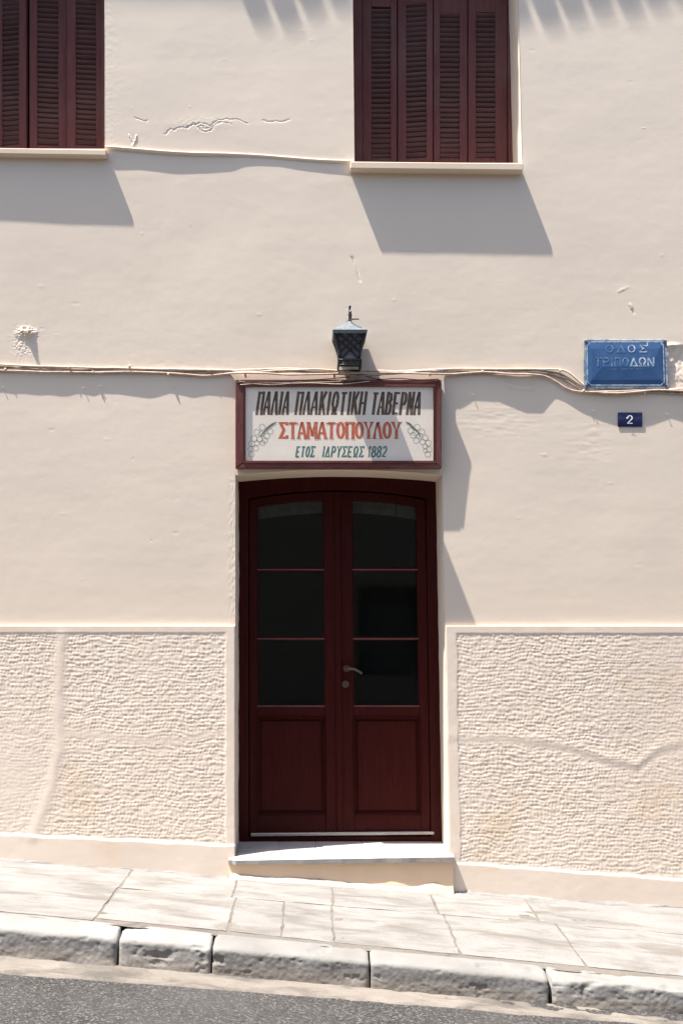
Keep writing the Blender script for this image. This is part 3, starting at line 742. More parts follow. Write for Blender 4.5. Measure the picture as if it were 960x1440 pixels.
# dark rooms behind the openings
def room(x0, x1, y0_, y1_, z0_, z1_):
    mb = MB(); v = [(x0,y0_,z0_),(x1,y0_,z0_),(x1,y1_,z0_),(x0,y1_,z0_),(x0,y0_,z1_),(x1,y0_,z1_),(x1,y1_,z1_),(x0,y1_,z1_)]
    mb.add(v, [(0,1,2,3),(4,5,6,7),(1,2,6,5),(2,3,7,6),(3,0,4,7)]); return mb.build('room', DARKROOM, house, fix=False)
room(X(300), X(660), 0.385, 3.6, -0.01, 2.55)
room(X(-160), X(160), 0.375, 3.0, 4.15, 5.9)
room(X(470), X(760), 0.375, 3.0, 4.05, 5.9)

# ------------------------------------------------------------------ shutters
def shutter_leaf(x0, x1, l0, l1, ytop, ybot, ltop, lbot, yd, ang, phase=0.0, group=None, label=None):
    f = (D+yd)/D
    cx = P((x0+x1)/2, 0, yd).x
    zT, zB = P(0, ytop, yd).z, P(0, ybot, yd).z
    lT, lB = P(0, ltop, yd).z, P(0, lbot, yd).z
    w2 = (x1-x0)*S*f/2; a0 = (l0-(x0+x1)/2)*S*f; a1 = (l1-(x0+x1)/2)*S*f
    # panel stands in the frame at its own swing angle
    L = empty('shutter', (cx, yd, zB)); L.parent = house; L.location = Vector((cx, yd, zB)) - house.location
    L.rotation_euler = (0, 0, math.radians(ang))
    if label: L['label'] = label
    k = 1/math.cos(math.radians(ang)); w2 *= k; a0 *= k; a1 *= k
    def piece(name, mb, mat, loc=(0, 0, 0), bevel=0.0025):
        me_o = mb.build(name, mat, None, bevel=bevel); me_o.parent = L; me_o.location = loc; return me_o
    h = zT-zB
    for (p, q) in ((-w2+.0008, a0), (a1, w2-.0008)):
        mb = MB(); mb.box(p, q, 0, 0.036, 0, h); piece('stile', mb, SHUT)
    mb = MB(); mb.box(a0, a1, 0.001, 0.035, 0, lB-zB); piece('rail', mb, SHUT)
    mb = MB(); mb.box(a0, a1, 0.001, 0.035, lT-zB, lT-zB+0.085); piece('rail', mb, SHUT)
    mb = MB(); mb.box(a0, a1, 0.012, 0.026, lT-zB+0.085, h); piece('panel', mb, SHUT)
    st = 7.05*S*f; n = int((lT-lB)/st)
    base = None
    for i in range(n+1):
        zc = lB-zB + (i+0.35+phase)*st
        if zc > lT-zB: break
        if base is None:
            mb = MB(); rm = Matrix.Rotation(math.radians(-48), 4, 'X')
            mb.box(a0-0.003, a1+0.003, -0.020, 0.020, -0.0035, 0.0035, rm); base = piece('slat', mb, SLAT, (0, 0.019, zc), 0.0012)
        else:
            c = base.copy(); COL.objects.link(c); c.parent = L; c.location = (0, 0.019, zc+random.gauss(0, 0.0006))
            c.rotation_euler = (random.gauss(0, 0.03), random.gauss(0, 0.006), 0)
    return L
YS = 0.27
def lw(px, py=110): return px
# right window: frame + 4 leaves
def wframe(polys, yd, y1_):
    for poly in polys:
        mb = MB(); a = [P(px, py, yd) for px, py in poly]
        mb.hexa([(v.x, yd, v.z) for v in a], [(v.x, y1_, v.z) for v in a]); mb.build('window_frame', SHUT, house, bevel=0.003)
wframe([[(490, -75), (509, -75), (509.5, 236), (490, 236)], [(713, -75), (716, -75), (724, 236), (714.5, 236)], [(726, -75), (716.02, -75), (724.02, 236), (726, 236)], [(509, -75), (713, -75), (713, -60), (509, -60)]], YS+0.004, YS+0.09)
shutter_leaf(509.5, 558, 522, 549, -60, 229, 9, 222, YS+0.010, 0)
shutter_leaf(559, 608, 571, 599, -60, 229, 3, 222, YS+0.012, -7.5, 0.3)
shutter_leaf(609, 657, 618.5, 646, -60, 229, 18, 222, YS+0.012, 1.5, 0.1)
shutter_leaf(658, 713, 669, 696, -60, 229, 17, 222, YS+0.012, 0.5, 0.15)
# left window
wframe([[(142.5, -75), (152, -75), (152, 216), (142.5, 216)]], YS+0.004, YS+0.09)
shutter_leaf(95, 146, 107.5, 135, -60, 212, -30, 204, YS+0.004, 6.5, 0.2)
shutter_leaf(42.5, 94.5, 53.5, 82, -60, 212, -30, 204, YS+0.008, 6.5, 0.5)
shutter_leaf(-12, 38.5, 3, 27.5, -60, 212, -30, 204, YS+0.010, -10, 0.0)
shutter_leaf(-64, -13, -52, -25, -60, 212, -30, 204, YS+0.016, 8, 0.0)

# ------------------------------------------------------------------ roof (above the frame; its tiles throw the scalloped shadow)
A7 = 7.46
tips_x = [-700, 150, 250, 330, 352, 400, 440, 480, 600, 730, 800, 860, 960, 1660]
tips_y = [0, -6, -8, -4, 38, 40, 30, 22, 30, 40, 38, 26, 6, 0]
OH = 0.36
zt = (1200+595)*S
rf = MB()
rf.box(X(-700), X(1660), -OH+0.011, 0.30, zt+0.052, zt+0.075)
rf.add([(X(-700), -OH+0.02, zt+0.08), (X(1660), -OH+0.02, zt+0.08), (X(1660), 5.0, zt+1.7), (X(-700), 5.0, zt+1.7)], [(0, 1, 2, 3)])
rf.build('roof', TILE, house, fix=False)
# pan edge
i = 0; q = -690
base = None
while q < 1650:
    sx = q + 0.39*OH*A7/S          # where its shadow lands
    tip = np.interp(sx, tips_x, tips_y) + random.uniform(-5, 5)
    o_ = OH + (tip-30)*S/A7
    if base is None:
        mb = MB(); n = 8; R_ = 0.068
        for (ra, rb) in ((R_, R_*0.85),):
            ring1 = [Vector((ra*math.cos(PI*k/n), 0, 0.056-ra*math.sin(PI*k/n)*0.8)) for k in range(n+1)]
            ring2 = [Vector((rb*math.cos(PI*k/n), 0.42, 0.196-rb*math.sin(PI*k/n)*0.8)) for k in range(n+1)]
            in1 = [Vector((v.x*.85, 0, .056+(v.z-.056)*.8)) for v in ring1]; in2 = [Vector((v.x*0.85, 0.42, 0.196+(v.z-0.196)*0.8)) for v in ring2]
            allv = ring1+ring2+in1+in2; m = n+1; fs = []
            for k in range(n): fs += [(k, k+1, m+k+1, m+k), (2*m+k, 2*m+k+1, 3*m+k+1, 3*m+k), (k, k+1, 2*m+k+1, 2*m+k)]
            fs.append((0, 2*m, 3*m, m)); fs.append((n, 2*m+n, 3*m+n, m+n)); mb.add(allv, fs)
        base = mb.build('roof_tile', TILE, None, fix=False); ob = base
    else: ob = base.copy(); COL.objects.link(ob)
    ob.parent = house; ob.location = Vector((X(q)+random.uniform(-.006, .006), -o_, zt)) - house.location
    q += 40.5
# ------------------------------------------------------------------ lettering
def arcp(cx, cy, rx, ry, a0, a1, n=12): return [(cx+rx*math.cos(math.radians(a0+(a1-a0)*i/n)), cy+ry*math.sin(math.radians(a0+(a1-a0)*i/n))) for i in range(n+1)]
G = {
 'Π': [[(.08, 0), (.08, 1)], [(.9, 0), (.9, 1)], [(0, .94), (1, .94)]],
 'Α': [[(.02, 0), (.5, 1), (.98, 0)], [(.22, .33), (.8, .33)]],
 'Λ': [[(.02, 0), (.5, 1), (.98, 0)]],
 'Ι': [[(.5, 0), (.5, 1)]],
 'Κ': [[(.1, 0), (.1, 1)], [(.9, 1), (.16, .46)], [(.38, .6), (.98, 0)]],
 'Ω': [[(0, .05), (.32, .05), (.30, .12)] + arcp(.5, .6, .40, .36, 236, -56, 16) + [(.70, .12), (.68, .05), (1, .05)]],
 'Τ': [[(.5, 0), (.5, .95)], [(0, .93), (1, .93)]],
 'Η': [[(.08, 0), (.08, 1)], [(.92, 0), (.92, 1)], [(.08, .5), (.92, .5)]],
 'Β': [[(.12, 0), (.12, 1)], [(.12, .95), (.5, .95)] + arcp(.52, .74, .30, .21, 90, -90, 8) + [(.12, .53)], [(.4, .53)] + arcp(.55, .28, .34, .24, 90, -90, 8) + [(.12, .05)]],
 'Ε': [[(.12, 0), (.12, 1)], [(.12, .94), (.95, .94)], [(.12, .5), (.8, .5)], [(.12, .06), (.98, .06)]],
 'Ρ': [[(.12, 0), (.12, 1)], [(.12, .95), (.5, .95)] + arcp(.55, .70, .36, .24, 90, -90, 10) + [(.12, .46)]],
 'Ν': [[(.08, 0), (.08, 1)], [(.10, .97), (.90, .03)], [(.92, 0), (.92, 1)]],
 'Σ': [[(.95, .80), (.92, .94), (.08, .94), (.55, .52), (.06, .06), (.94, .06), (.97, .2)]],
 'Μ': [[(.05, 0), (.08, 1)], [(.08, .98), (.5, .15), (.92, .98)], [(.95, 0), (.92, 1)]],
 'Ο': [arcp(.5, .5, .42, .45, 0, 360, 24)],
 'Υ': [[(.02, 1), (.5, .45), (.98, 1)], [(.5, .5), (.5, 0)]],
 'Δ': [[(.5, .96), (.04, .06), (.96, .06), (.5, .96)]],
 '1': [[(.55, 0), (.55, 1), (.2, .78)]],
 '8': [arcp(.5, .74, .34, .22, 0, 360, 18), arcp(.5, .27, .40, .24, 0, 360, 18)],
 '2': [arcp(.5, .70, .38, .26, 165, -30, 12) + [(.1, .07), (.95, .07)]],
 '·': [], "'": [[(.5, 1.28), (.5, .86)]],
}
def strokes(mb, glyph, x0, x1, yb, yt, wx, wy, yface, shear=0.0, jit=0.0, th=0.0012, tilt=None, serif=False, mapper=None):
    """glyph strokes as thin raised paint, mitred; px box x0..x1, baseline yb, cap line yt"""
    for si, pl in enumerate(G[glyph]):
        pts = []
        for (u, v) in pl:
            px = x0+(x1-x0)*u + shear*(v)*(yb-yt) + random.uniform(-jit, jit); py = yb+(yt-yb)*v + random.uniform(-jit, jit)*.5
            pts.append((px, py))
        closed = (abs(pl[0][0]-pl[-1][0]) + abs(pl[0][1]-pl[-1][1])) < 1e-6
        if closed: pts[-1] = pts[0]
        n = len(pts); Lf, Rt = [], []
        for i in range(n):
            def dirv(a, b):
                d = math.hypot(b[0]-a[0], b[1]-a[1]) or 1; return ((b[0]-a[0])/d, (b[1]-a[1])/d)
            if closed and i in (0, n-1): d1 = dirv(pts[-2], pts[-1]); d2 = dirv(pts[0], pts[1])
            else:
                d1 = dirv(pts[max(i-1, 0)], pts[max(i, 1)]) if i > 0 else dirv(pts[0], pts[1]); d2 = dirv(pts[min(i, n-2)], pts[min(i+1, n-1)])
            n1 = (-d1[1], d1[0]); n2 = (-d2[1], d2[0])
            mx, my = n1[0]+n2[0], n1[1]+n2[1]; ml = mx*mx+my*my
            if ml < 0.5: mx, my = n2[0], n2[1]; sc = 1
            else: sc = min(2.0/ml, 1.6)
            Lf.append((pts[i][0]+mx*sc*wx/2, pts[i][1]+my*sc*wy/2)); Rt.append((pts[i][0]-mx*sc*wx/2, pts[i][1]-my*sc*wy/2))
        yy = yface - th - si*0.00012
        T = mapper if mapper else (lambda a, b, y: P(a, b, y))
        vs = [T(a, b, yy) for a, b in Lf] + [T(a, b, yy) for a, b in Rt]
        mb.add(vs, [(i, i+1, n+i+1, n+i) for i in range(n-1)])
        if serif and not closed and glyph not in 'Ο':
            for e in (0, -1):
                a = pts[e]
                if abs(a[1]-yb) < 2.5 or abs(a[1]-yt) < 2.5:
                    s2 = 1.1 if a[1] > (yb+yt)/2 else -1.1
                    v = [(a[0]-wx*0.66, a[1]-s2), (a[0]+wx*0.66, a[1]-s2), (a[0]+wx*0.66, a[1]+s2*0.2), (a[0]-wx*0.66, a[1]+s2*0.2)]
                    y3 = yy-0.0006-0.0001*e; mb.add([T(p, q2, y3) for p, q2 in v], [(0, 1, 2, 3)])
def word(mb, txt, x0, x1, yb, yt, wx, wy, yface, gap=0.22, widths=None, **kw):
    ws = [{'Ι': .34, '1': .5, 'Μ': 1.2, 'Ω': 1.1}.get(ch, 1.0) for ch in txt]
    tot = sum(ws) + gap*(len(txt)-1); u = (x1-x0)/tot; x = x0
    for ch, w_ in zip(txt, ws):
        if ch in G: strokes(mb, ch, x, x+w_*u, yb, yt, wx, wy, yface, **kw)
        x += (w_+gap)*u

# ------------------------------------------------------------------ tavern sign
YT, YBm = -0.066, -0.050       # front at top / bottom
sg = empty('shop_sign', P(476, 658, YBm)); tag(sg, 'white painted tavern sign in worn maroon wooden frame above the door', 'sign')
def sgy(py): return YT + (YBm-YT)*(py-534)/(658-534)
def signpt(px, py, back=0.0): v = P(px, py, sgy(py)); return Vector((v.x, v.y+back, v.z))
def board(poly, mat, front=0.0, back=0.052):
    mb = MB(); a = [signpt(px, py) for px, py in poly]
    fr_ = [Vector((v.x, v.y+front, v.z)) for v in a]; bk_ = [Vector((v.x, -0.004, v.z)) for v in a]
    mb.hexa(fr_, bk_); return mb.build('frame_board', mat, sg, bevel=0.003)
x0, x1, y0_, y1_ = 331, 620.5, 533.5, 658.5
i0, i1, j0, j1 = 345, 609, 543.5, 648
board([(x0, y0_), (i0-.15, j0), (i0-.15, j1), (x0, y1_)], SIGNV)
board([(x1, y0_), (x1, y1_), (i1+.15, j1), (i1+.15, j0)], SIGNV)
board([(x0+.3, y0_), (x1-.3, y0_), (i1, j0), (i0, j0)], SIGNW, 0.001)
board([(x0+.3, y1_), (i0, j1), (i1, j1), (x1-.3, y1_)], SIGNW, 0.001)
mb = MB()   # inner bead
for (a, b, c, d) in ((i0-3, i0, j0-3, j1+3), (i1, i1+3, j0-3, j1+3)):
    mb.hexa([signpt(a, c, -.005), signpt(b, c, .004), signpt(b, d, .004), signpt(a, d, -.005)], [signpt(a, c, .01), signpt(b, c, .01), signpt(b, d, .01), signpt(a, d, .01)])
for (c, d) in ((j0-3, j0), (j1, j1+3)):
    mb.hexa([signpt(i0-2.9, c, -.004), signpt(i1+2.9, c, -.004), signpt(i1+2.9, d, -.004), signpt(i0-2.9, d, -.004)], [signpt(i0-2.9, c, .01), signpt(i1+2.9, c, .01), signpt(i1+2.9, d, .01), signpt(i0-2.9, d, .01)])
mb.build('bead', SIGNW, sg)
REC = 0.010
mb = MB(); mb.hexa([signpt(i0-2, j0-2, REC), signpt(i1+2, j0-2, REC), signpt(i1+2, j1+2, REC), signpt(i0-2, j1+2, REC)], [signpt(i0-2, j0-2, REC+.01), signpt(i1+2, j0-2, REC+.01), signpt(i1+2, j1+2, REC+.01), signpt(i0-2, j1+2, REC+.01)])
mb.build('panel', PANEL, sg)
def smap(a, b, y): return signpt(a, b, REC + y)      # y is the small raise
mb = MB()
kw = dict(shear=0.13, jit=0.35, th=0.0003, mapper=smap)
word(mb, 'ΠΑΛΙΑ', 360.5, 404, 583, 550, 4.0, 3.0, 0, gap=.42, **kw)
word(mb, 'ΠΛΑΚΙΩΤΙΚΗ', 415, 512, 583, 550, 3.9, 3.0, 0, gap=.42, **kw)
word(mb, 'ΤΑΒΕΡΝΑ', 521, 589, 583, 550.5, 4.1, 3.1, 0, gap=.40, **kw)
mb.build('lettering', INK_BROWN, sg, fix=False)
mb = MB(); word(mb, 'ΣΤΑΜΑΤΟΠΟΥΛΟΥ', 393.5, 562.5, 616.5, 593, 4.4, 3.1, 0, gap=.26, shear=0.0, jit=0.15, th=0.0003, mapper=smap, serif=True)
mb.build('lettering', INK_RED, sg, fix=False)
mb = MB(); kw = dict(shear=0.14, jit=0.2, th=0.0003, mapper=smap)
word(mb, 'ΕΤΟΣ', 415.5, 441, 642.5, 627, 2.3, 2.0, 0, gap=.42, **kw)
word(mb, 'ΙΔΡΥΣΕΩΣ', 453, 510, 642.5, 627, 2.3, 1.9, 0, gap=.42, **kw)
word(mb, '1882', 517, 542.5, 642.5, 627, 2.3, 1.9, 0, gap=.25, **kw)
mb.build('lettering', INK_TEAL, sg, fix=False)
def grapes(cs, stem):
    mb = MB()
    for (cx, cy, r_) in cs:
        n = 22
        for k in range(n):
            a, b = 2*PI*k/n, 2*PI*(k+1)/n
            hz = -0.0003 - 0.00010*(int(cx*7+cy*3) % 5)
            mb.add([smap(cx+(r_+.25)*math.cos(a), cy+(r_+.25)*math.sin(a), hz), smap(cx+(r_+.25)*math.cos(b), cy+(r_+.25)*math.sin(b), hz), smap(cx+(r_-.32)*math.cos(b), cy+(r_-.32)*math.sin(b), hz), smap(cx+(r_-.32)*math.cos(a), cy+(r_-.32)*math.sin(a), hz)], [(0, 1, 2, 3)])
    mb.build('grape_motif', INK_GREEN, sg, fix=False)
    mb = MB(); n = len(stem)
    for i in range(n-1):
        (ax, ay, aw), (bx, by, bw) = stem[i], stem[i+1]
        dx, dy = bx-ax, by-ay; L = math.hypot(dx, dy); nx_, ny_ = -dy/L, dx/L
        mb.add([smap(ax+nx_*aw, ay+ny_*aw, -.0010), smap(bx+nx_*bw, by+ny_*bw, -.0010), smap(bx-nx_*bw, by-ny_*bw, -.0010), smap(ax-nx_*aw, ay-ny_*aw, -.0010)], [(0, 1, 2, 3)])
    mb.build('stem_motif', INK_STEM, sg, fix=False)
gl = [(368.5, 600, 4.2), (361, 607, 4), (368, 609, 4), (380, 606, 4), (375, 612.5, 4), (357, 616, 4.2), (365, 617, 4), (372, 618.5, 3.8), (353.5, 623.5, 4.2), (361, 622.5, 3.6), (369, 622, 3.6), (352.5, 631, 3.8), (359.5, 630, 3.8), (353.5, 638.5, 4)]
grapes(gl, [(389, 593, .5), (383, 596, 1.4), (376, 601, 1.3), (371, 607, .9), (366, 613, .7)])
gr = [(586.5, 600, 4.2), (577, 605, 4), (584, 608, 3.8), (593.5, 606.5, 4), (581, 611.5, 4), (590, 612.5, 4), (598, 615, 4), (585, 619, 4), (594, 621, 3.8), (602, 622.5, 4.2), (597.5, 627, 3.6), (603, 631.5, 4), (598, 633, 3), (601.5, 638.5, 4)]
grapes(gr, [(570, 593, .5), (575, 595, 1.4), (580, 600, 1.3), (587, 606, .9), (591, 614, .7)])

# ------------------------------------------------------------------ lantern
yc, hd = -0.122, 0.106           # centre depth and half depth
lan = empty('wall_lantern', P(492, 517, yc)); tag(lan, 'black iron lattice lantern on the wall above the sign', 'lantern')
F0 = yc-hd
def lz(py): return P(0, py, F0).z
cxl = P(492, 480, F0).x
prof = [(466, 22.0), (470, 20.8), (475, 19.0), (481, 17.0), (488, 15.2), (494, 14.4), (499, 14.2), (508, 14.6)]
hw = lambda py: float(np.interp(py, [p for p, _ in prof], [q for _, q in prof]))*S*(D+F0)/D
def lp(sx, sy, py, k=1.0): h_ = hw(py)*k; return Vector((cxl+sx*h_, yc+sy*h_*hd/(22.6*S), lz(py)))
rows_ = np.linspace(466, 503, 8)
mb = MB()
for sx in (-1, 1):
    for sy in (-1, 1): mb.tube([lp(sx, sy, r) for r in rows_], 0.0085, 6)
for py, r in ((466, .007), (503, .006)):
    for a, b in (((-1, -1), (1, -1)), ((1, -1), (1, 1)), ((1, 1), (-1, 1)), ((-1, 1), (-1, -1))): mb.tube([lp(*a, py), lp(*b, py)], r, 6)
mb.build('frame', BLACK, lan)
mb = MB()
faces = [lambda u, r: lp(u, -1, r, 1.0), lambda u, r: lp(-1, u, r), lambda u, r: lp(1, u, r)]
def yface(fn):
    for s_ in (-1, 1):
        for st in (-1.667, -1.0, -0.333, 0.333, 1.0):
            pts = []
            for t in np.linspace(0, 1, 29):
                u = s_*(st + t*2.0*1.333)
                if abs(u) <= 1.0: pts.append(fn(u, 466+37*t))
                elif pts: break
            if len(pts) > 1: mb.tube(pts, 0.0050, 5)
for fn in faces: yface(fn)
mb.build('lattice', BLACK, lan)
mb = MB()
m = len(rows_)
for fi in range(3):
    sxy = [((-1, -1), (1, -1)), ((-1, -1), (-1, 1)), ((1, -1), (1, 1))][fi]
    vs = [lp(*sxy[0], r, 0.93) for r in rows_] + [lp(*sxy[1], r, 0.93) for r in rows_]
    mb.add(vs, [(i, i+1, m+i+1, m+i) for i in range(m-1)])
vs = [lp(-1, 1, r, 0.93) for r in rows_] + [lp(1, 1, r, 0.93) for r in rows_]; mb.add(vs, [(i, i+1, m+i+1, m+i) for i in range(m-1)])
mb.build('glass', LGLASS, lan, fix=False)
# bottom collar with zigzag
mb = MB(); kx, ky = hw(508)*1.07, hw(508)*1.07*hd/(22.6*S)
def cp(u, v, py): return Vector((cxl+u*kx, yc+v*ky, lz(py)))
for py in (503.8, 511.0):
    for a, b in (((-1, -1), (1, -1)), ((1, -1), (1, 1)), ((1, 1), (-1, 1)), ((-1, 1), (-1, -1))): mb.tube([cp(*a, py), cp(*b, py)], 0.0055, 6)
for sx in (-1, 1):
    for sy in (-1, 1): mb.tube([cp(sx, sy, 503.5), cp(sx, sy, 511.2)], 0.006, 6)
for k in range(6):
    a = -1+k/3; b = a+1/3; p, q = (504.4, 510.6) if k % 2 == 0 else (510.6, 504.4)
    mb.tube([cp(a, -1, p), cp(b, -1, q)], 0.0042, 5); mb.tube([cp(-1, a, p), cp(-1, b, q)], 0.0036, 5); mb.tube([cp(1, a, p), cp(1, b, q)], 0.0036, 5)
mb.build('collar', BLACK, lan)
# roof: flared low pyramid
mb = MB(); lay = [(468, 1.05), (463.3, 1.09), (460.6, .88), (457.6, .62), (455.2, .38), (453.4, .20), (451.5, .07)]
hh = 22.6*S*(D+F0)/D; vs = []
for py, k in lay:
    for a, b in ((-1, -1), (1, -1), (1, 1), (-1, 1)): vs.append((cxl+a*hh*k, yc+b*hd*k, P(0, py, yc-hd*k).z))
fs = [(3, 2, 1, 0)] + [(i*4+k, i*4+(k+1) % 4, (i+1)*4+(k+1) % 4, (i+1)*4+k) for i in range(len(lay)-1) for k in range(4)]
mb.add(vs, fs); mb.build('roof', LROOF, lan, bevel=0.001)
# bracket: arm from wall curling over and down to the lantern top
zt_ = P(0, 453, yc).z; zc_ = P(0, 434, yc).z
mb = MB()
xx = P(492, 440, yc).x
mb.tube([(xx, -0.002, zc_-0.05), (xx, -0.03, zc_-0.03), (xx, -0.07, zc_+0.01), (xx, yc+.03, zc_+0.022), (xx, yc, zc_+0.012), (xx, yc-.004, zc_-0.02), (xx, yc, zt_-0.01)], [0.006]*4+[.007, .0085, .011], 8)
mb.tube([(xx, yc, zc_-0.036), (xx, yc, zc_-0.042)], 0.012, 8)
mb.build('bracket', BLACK, lan)
mb = MB(); disc(mb, Vector((xx, 0, zc_-0.05)), 0.016, -0.010, 0.004, 12); mb.build('wall_plate', BLACK, lan)
mb = MB(); mb.tube([(xx, yc-.02, zt_+.006), (xx+0.010, yc-0.05, zt_+0.002), (xx+.028, yc-0.085, zt_-0.006), (xx+.045, yc-0.108, zt_-0.014)], 0.0045, 6); mb.build('flex', BLACK, lan)
mb = MB(); disc(mb, P(492, 490, yc), 0.001, yc, yc+.001); 
b_ = MB(); cc = Vector((cxl, yc, lz(487)))
for i in range(6):
    pass
rings = [(0.0, .012), (.02, .014), (.05, .026), (.075, .024), (.09, .008)]
b_.tube([cc+Vector((0, 0, .04-h_)) for h_, _ in rings], [r for _, r in rings], 12); b_.build('bulb', PANEL, lan, smooth=True)

# ------------------------------------------------------------------ street name plate
YPL = -0.020
pl = empty('street_name_plate', P(879, 547, YPL)); tag(pl, 'chipped blue enamel street name plate on the wall at right', 'street sign')
def pp(px, py, y): return P(px + 0.02*(py-512)*(px-820)/120, py, y)
mb = MB()
mb.hexa([pp(819.5, 477, YPL), pp(937.5, 477, YPL), pp(938.5, 546.5, YPL), pp(820, 546.5, YPL)], [pp(819.5, 477, -.012), pp(937.5, 477, -.012), pp(938.5, 546.5, -.012), pp(820, 546.5, -.012)])
mb.build('rim', RIM, pl, bevel=0.002)
mb = MB()   # domed face: sloping facets rising to a ridge
o4 = [pp(824, 481, YPL-.0015), pp(934, 481, YPL-.0015), pp(934.5, 542.5, YPL-.0015), pp(824.5, 542.5, YPL-.0015)]
i4 = [pp(846, 514, YPL-.010), pp(915, 514, YPL-.010), pp(915, 516, YPL-.010), pp(846, 516, YPL-.010)]
mid4 = [pp(831, 490, YPL-.006), pp(927, 490, YPL-.006), pp(927.5, 534, YPL-.006), pp(831.5, 534, YPL-.006)]
mb.add(o4+mid4+i4, [(0, 1, 5, 4), (1, 2, 6, 5), (2, 3, 7, 6), (3, 0, 4, 7), (4, 5, 9, 8), (5, 6, 10, 9), (6, 7, 11, 10), (7, 4, 8, 11), (8, 9, 10, 11)])
mb.build('face', BLUE, pl, fix=False)
def dome(px, py):
    dx = min(px-824, 934-px)/22.0; dy = min(py-481, 542-py)/33.0
    t = max(0, min(1, min(dx, dy)))
    t2 = max(0, min(min(dx*22/7, dy*33/9), 1))*0.0045 + max(0, min((dx*22-7)/15, (dy*33-9)/24, 1))*0.004
    return YPL-.0015-t2
def pmap(a, b, y): return pp(a, b, dome(a, b)-0.0013+y)
mb = MB(); 
def hl(poly, w_):
    for (a, b), (c, d) in zip(poly, poly[1:]+poly[:1]):
        L = math.hypot(c-a, d-b); nx_, ny_ = -(d-b)/L*w_/2, (c-a)/L*w_/2
        mb.add([pp(a+nx_, b+ny_, dome(a, b)-.0012), pp(c+nx_, d+ny_, dome(c, d)-.0012), pp(c-nx_, d-ny_, dome(c, d)-.0012), pp(a-nx_, b-ny_, dome(a, b)-.0012)], [(0, 1, 2, 3)])
hl([(830, 480.8), (928, 480.8), (932.5, 485.5), (932.8, 537), (928, 541.5), (830.5, 541.5), (825.5, 537), (825, 486)], 1.3)
mb.build('border_line', WORN, pl, fix=False)
mb = MB(); kw = dict(jit=0.15, th=0.0, mapper=pmap)
word(mb, 'ΟΣ', 882, 909, 495.5, 485, 1.6, 1.2, 0, gap=.45, **kw)
strokes(mb, "'", 906, 914, 495.5, 485, 1.4, 1.2, 0, **kw)
word(mb, 'ΔΩΝ', 886, 919, 515, 502.5, 2.2, 1.8, 0, gap=.24, **kw)
mb.build('lettering', WORN, pl, fix=False)
mb = MB()
word(mb, 'ΟΔ', 851, 878, 495.5, 485, 1.5, 1.3, 0, gap=.45, **kw)
word(mb, 'ΤΡΙΠΟ', 836, 883, 515, 502.5, 2.0, 1.6, 0, gap=.24, **kw)
a, b, c, d = 852, 519.3, 907, 518.8
mb.add([pmap(a, b-.5, 0), pmap(c, d-.5, 0), pmap(c, d+.3, 0), pmap(a, b+.3, 0)], [(0, 1, 2, 3)])
mb.build('lettering', WORN2, pl, fix=False)
mb = MB()
for a, b in ((823, 481), (934.5, 481), (935, 543), (824, 543)): disc(mb, pp(a, b, YPL), 0.008, YPL-.004, YPL-.0001, 10)
mb.build('rivet', m_plain('rusty_rivet', (0.10, 0.05, 0.035), 0.8, 0.2), pl)
# house number plate
hn = empty('house_number', P(885, 600, -0.03)); tag(hn, 'small navy enamel plate with white number 2 under the blue street plate', 'number plate')
mb = MB(); 
n = 8; vs = []
for j in range(n+1):
    t = j/n; py = 580+20*t; bow = 0.006*math.sin(PI*t)
    for px in (868.2, 902.3): vs.append(P(px, py, -0.005-bow*0.6))
fs = [(2*j, 2*j+1, 2*j+3, 2*j+2) for j in range(n)]
k0 = len(vs)
vs += [Vector((v.x, -0.002, v.z)) for v in vs]
fs += [(0, 1, k0+1, k0), (2*n, 2*n+1, k0+2*n+1, k0+2*n)] + [(2*j, 2*j+2, k0+2*j+2, k0+2*j) for j in range(n)] + [(2*j+1, 2*j+3, k0+2*j+3, k0+2*j+1) for j in range(n)]
mb.add(vs, fs); mb.build('plate', NAVY, hn, smooth=False)
mb = MB(); strokes(mb, '2', 881, 889, 596, 584, 2.0, 1.3, -0.0088, th=0.001)
mb.add([P(879.6, 587, -.0104), P(882.6, 586, -.0104), P(882.6, 588.6, -.0104), P(880.4, 589, -.0104)], [(0, 1, 2, 3)]); mb.build('lettering', WHITEP, hn, fix=False)

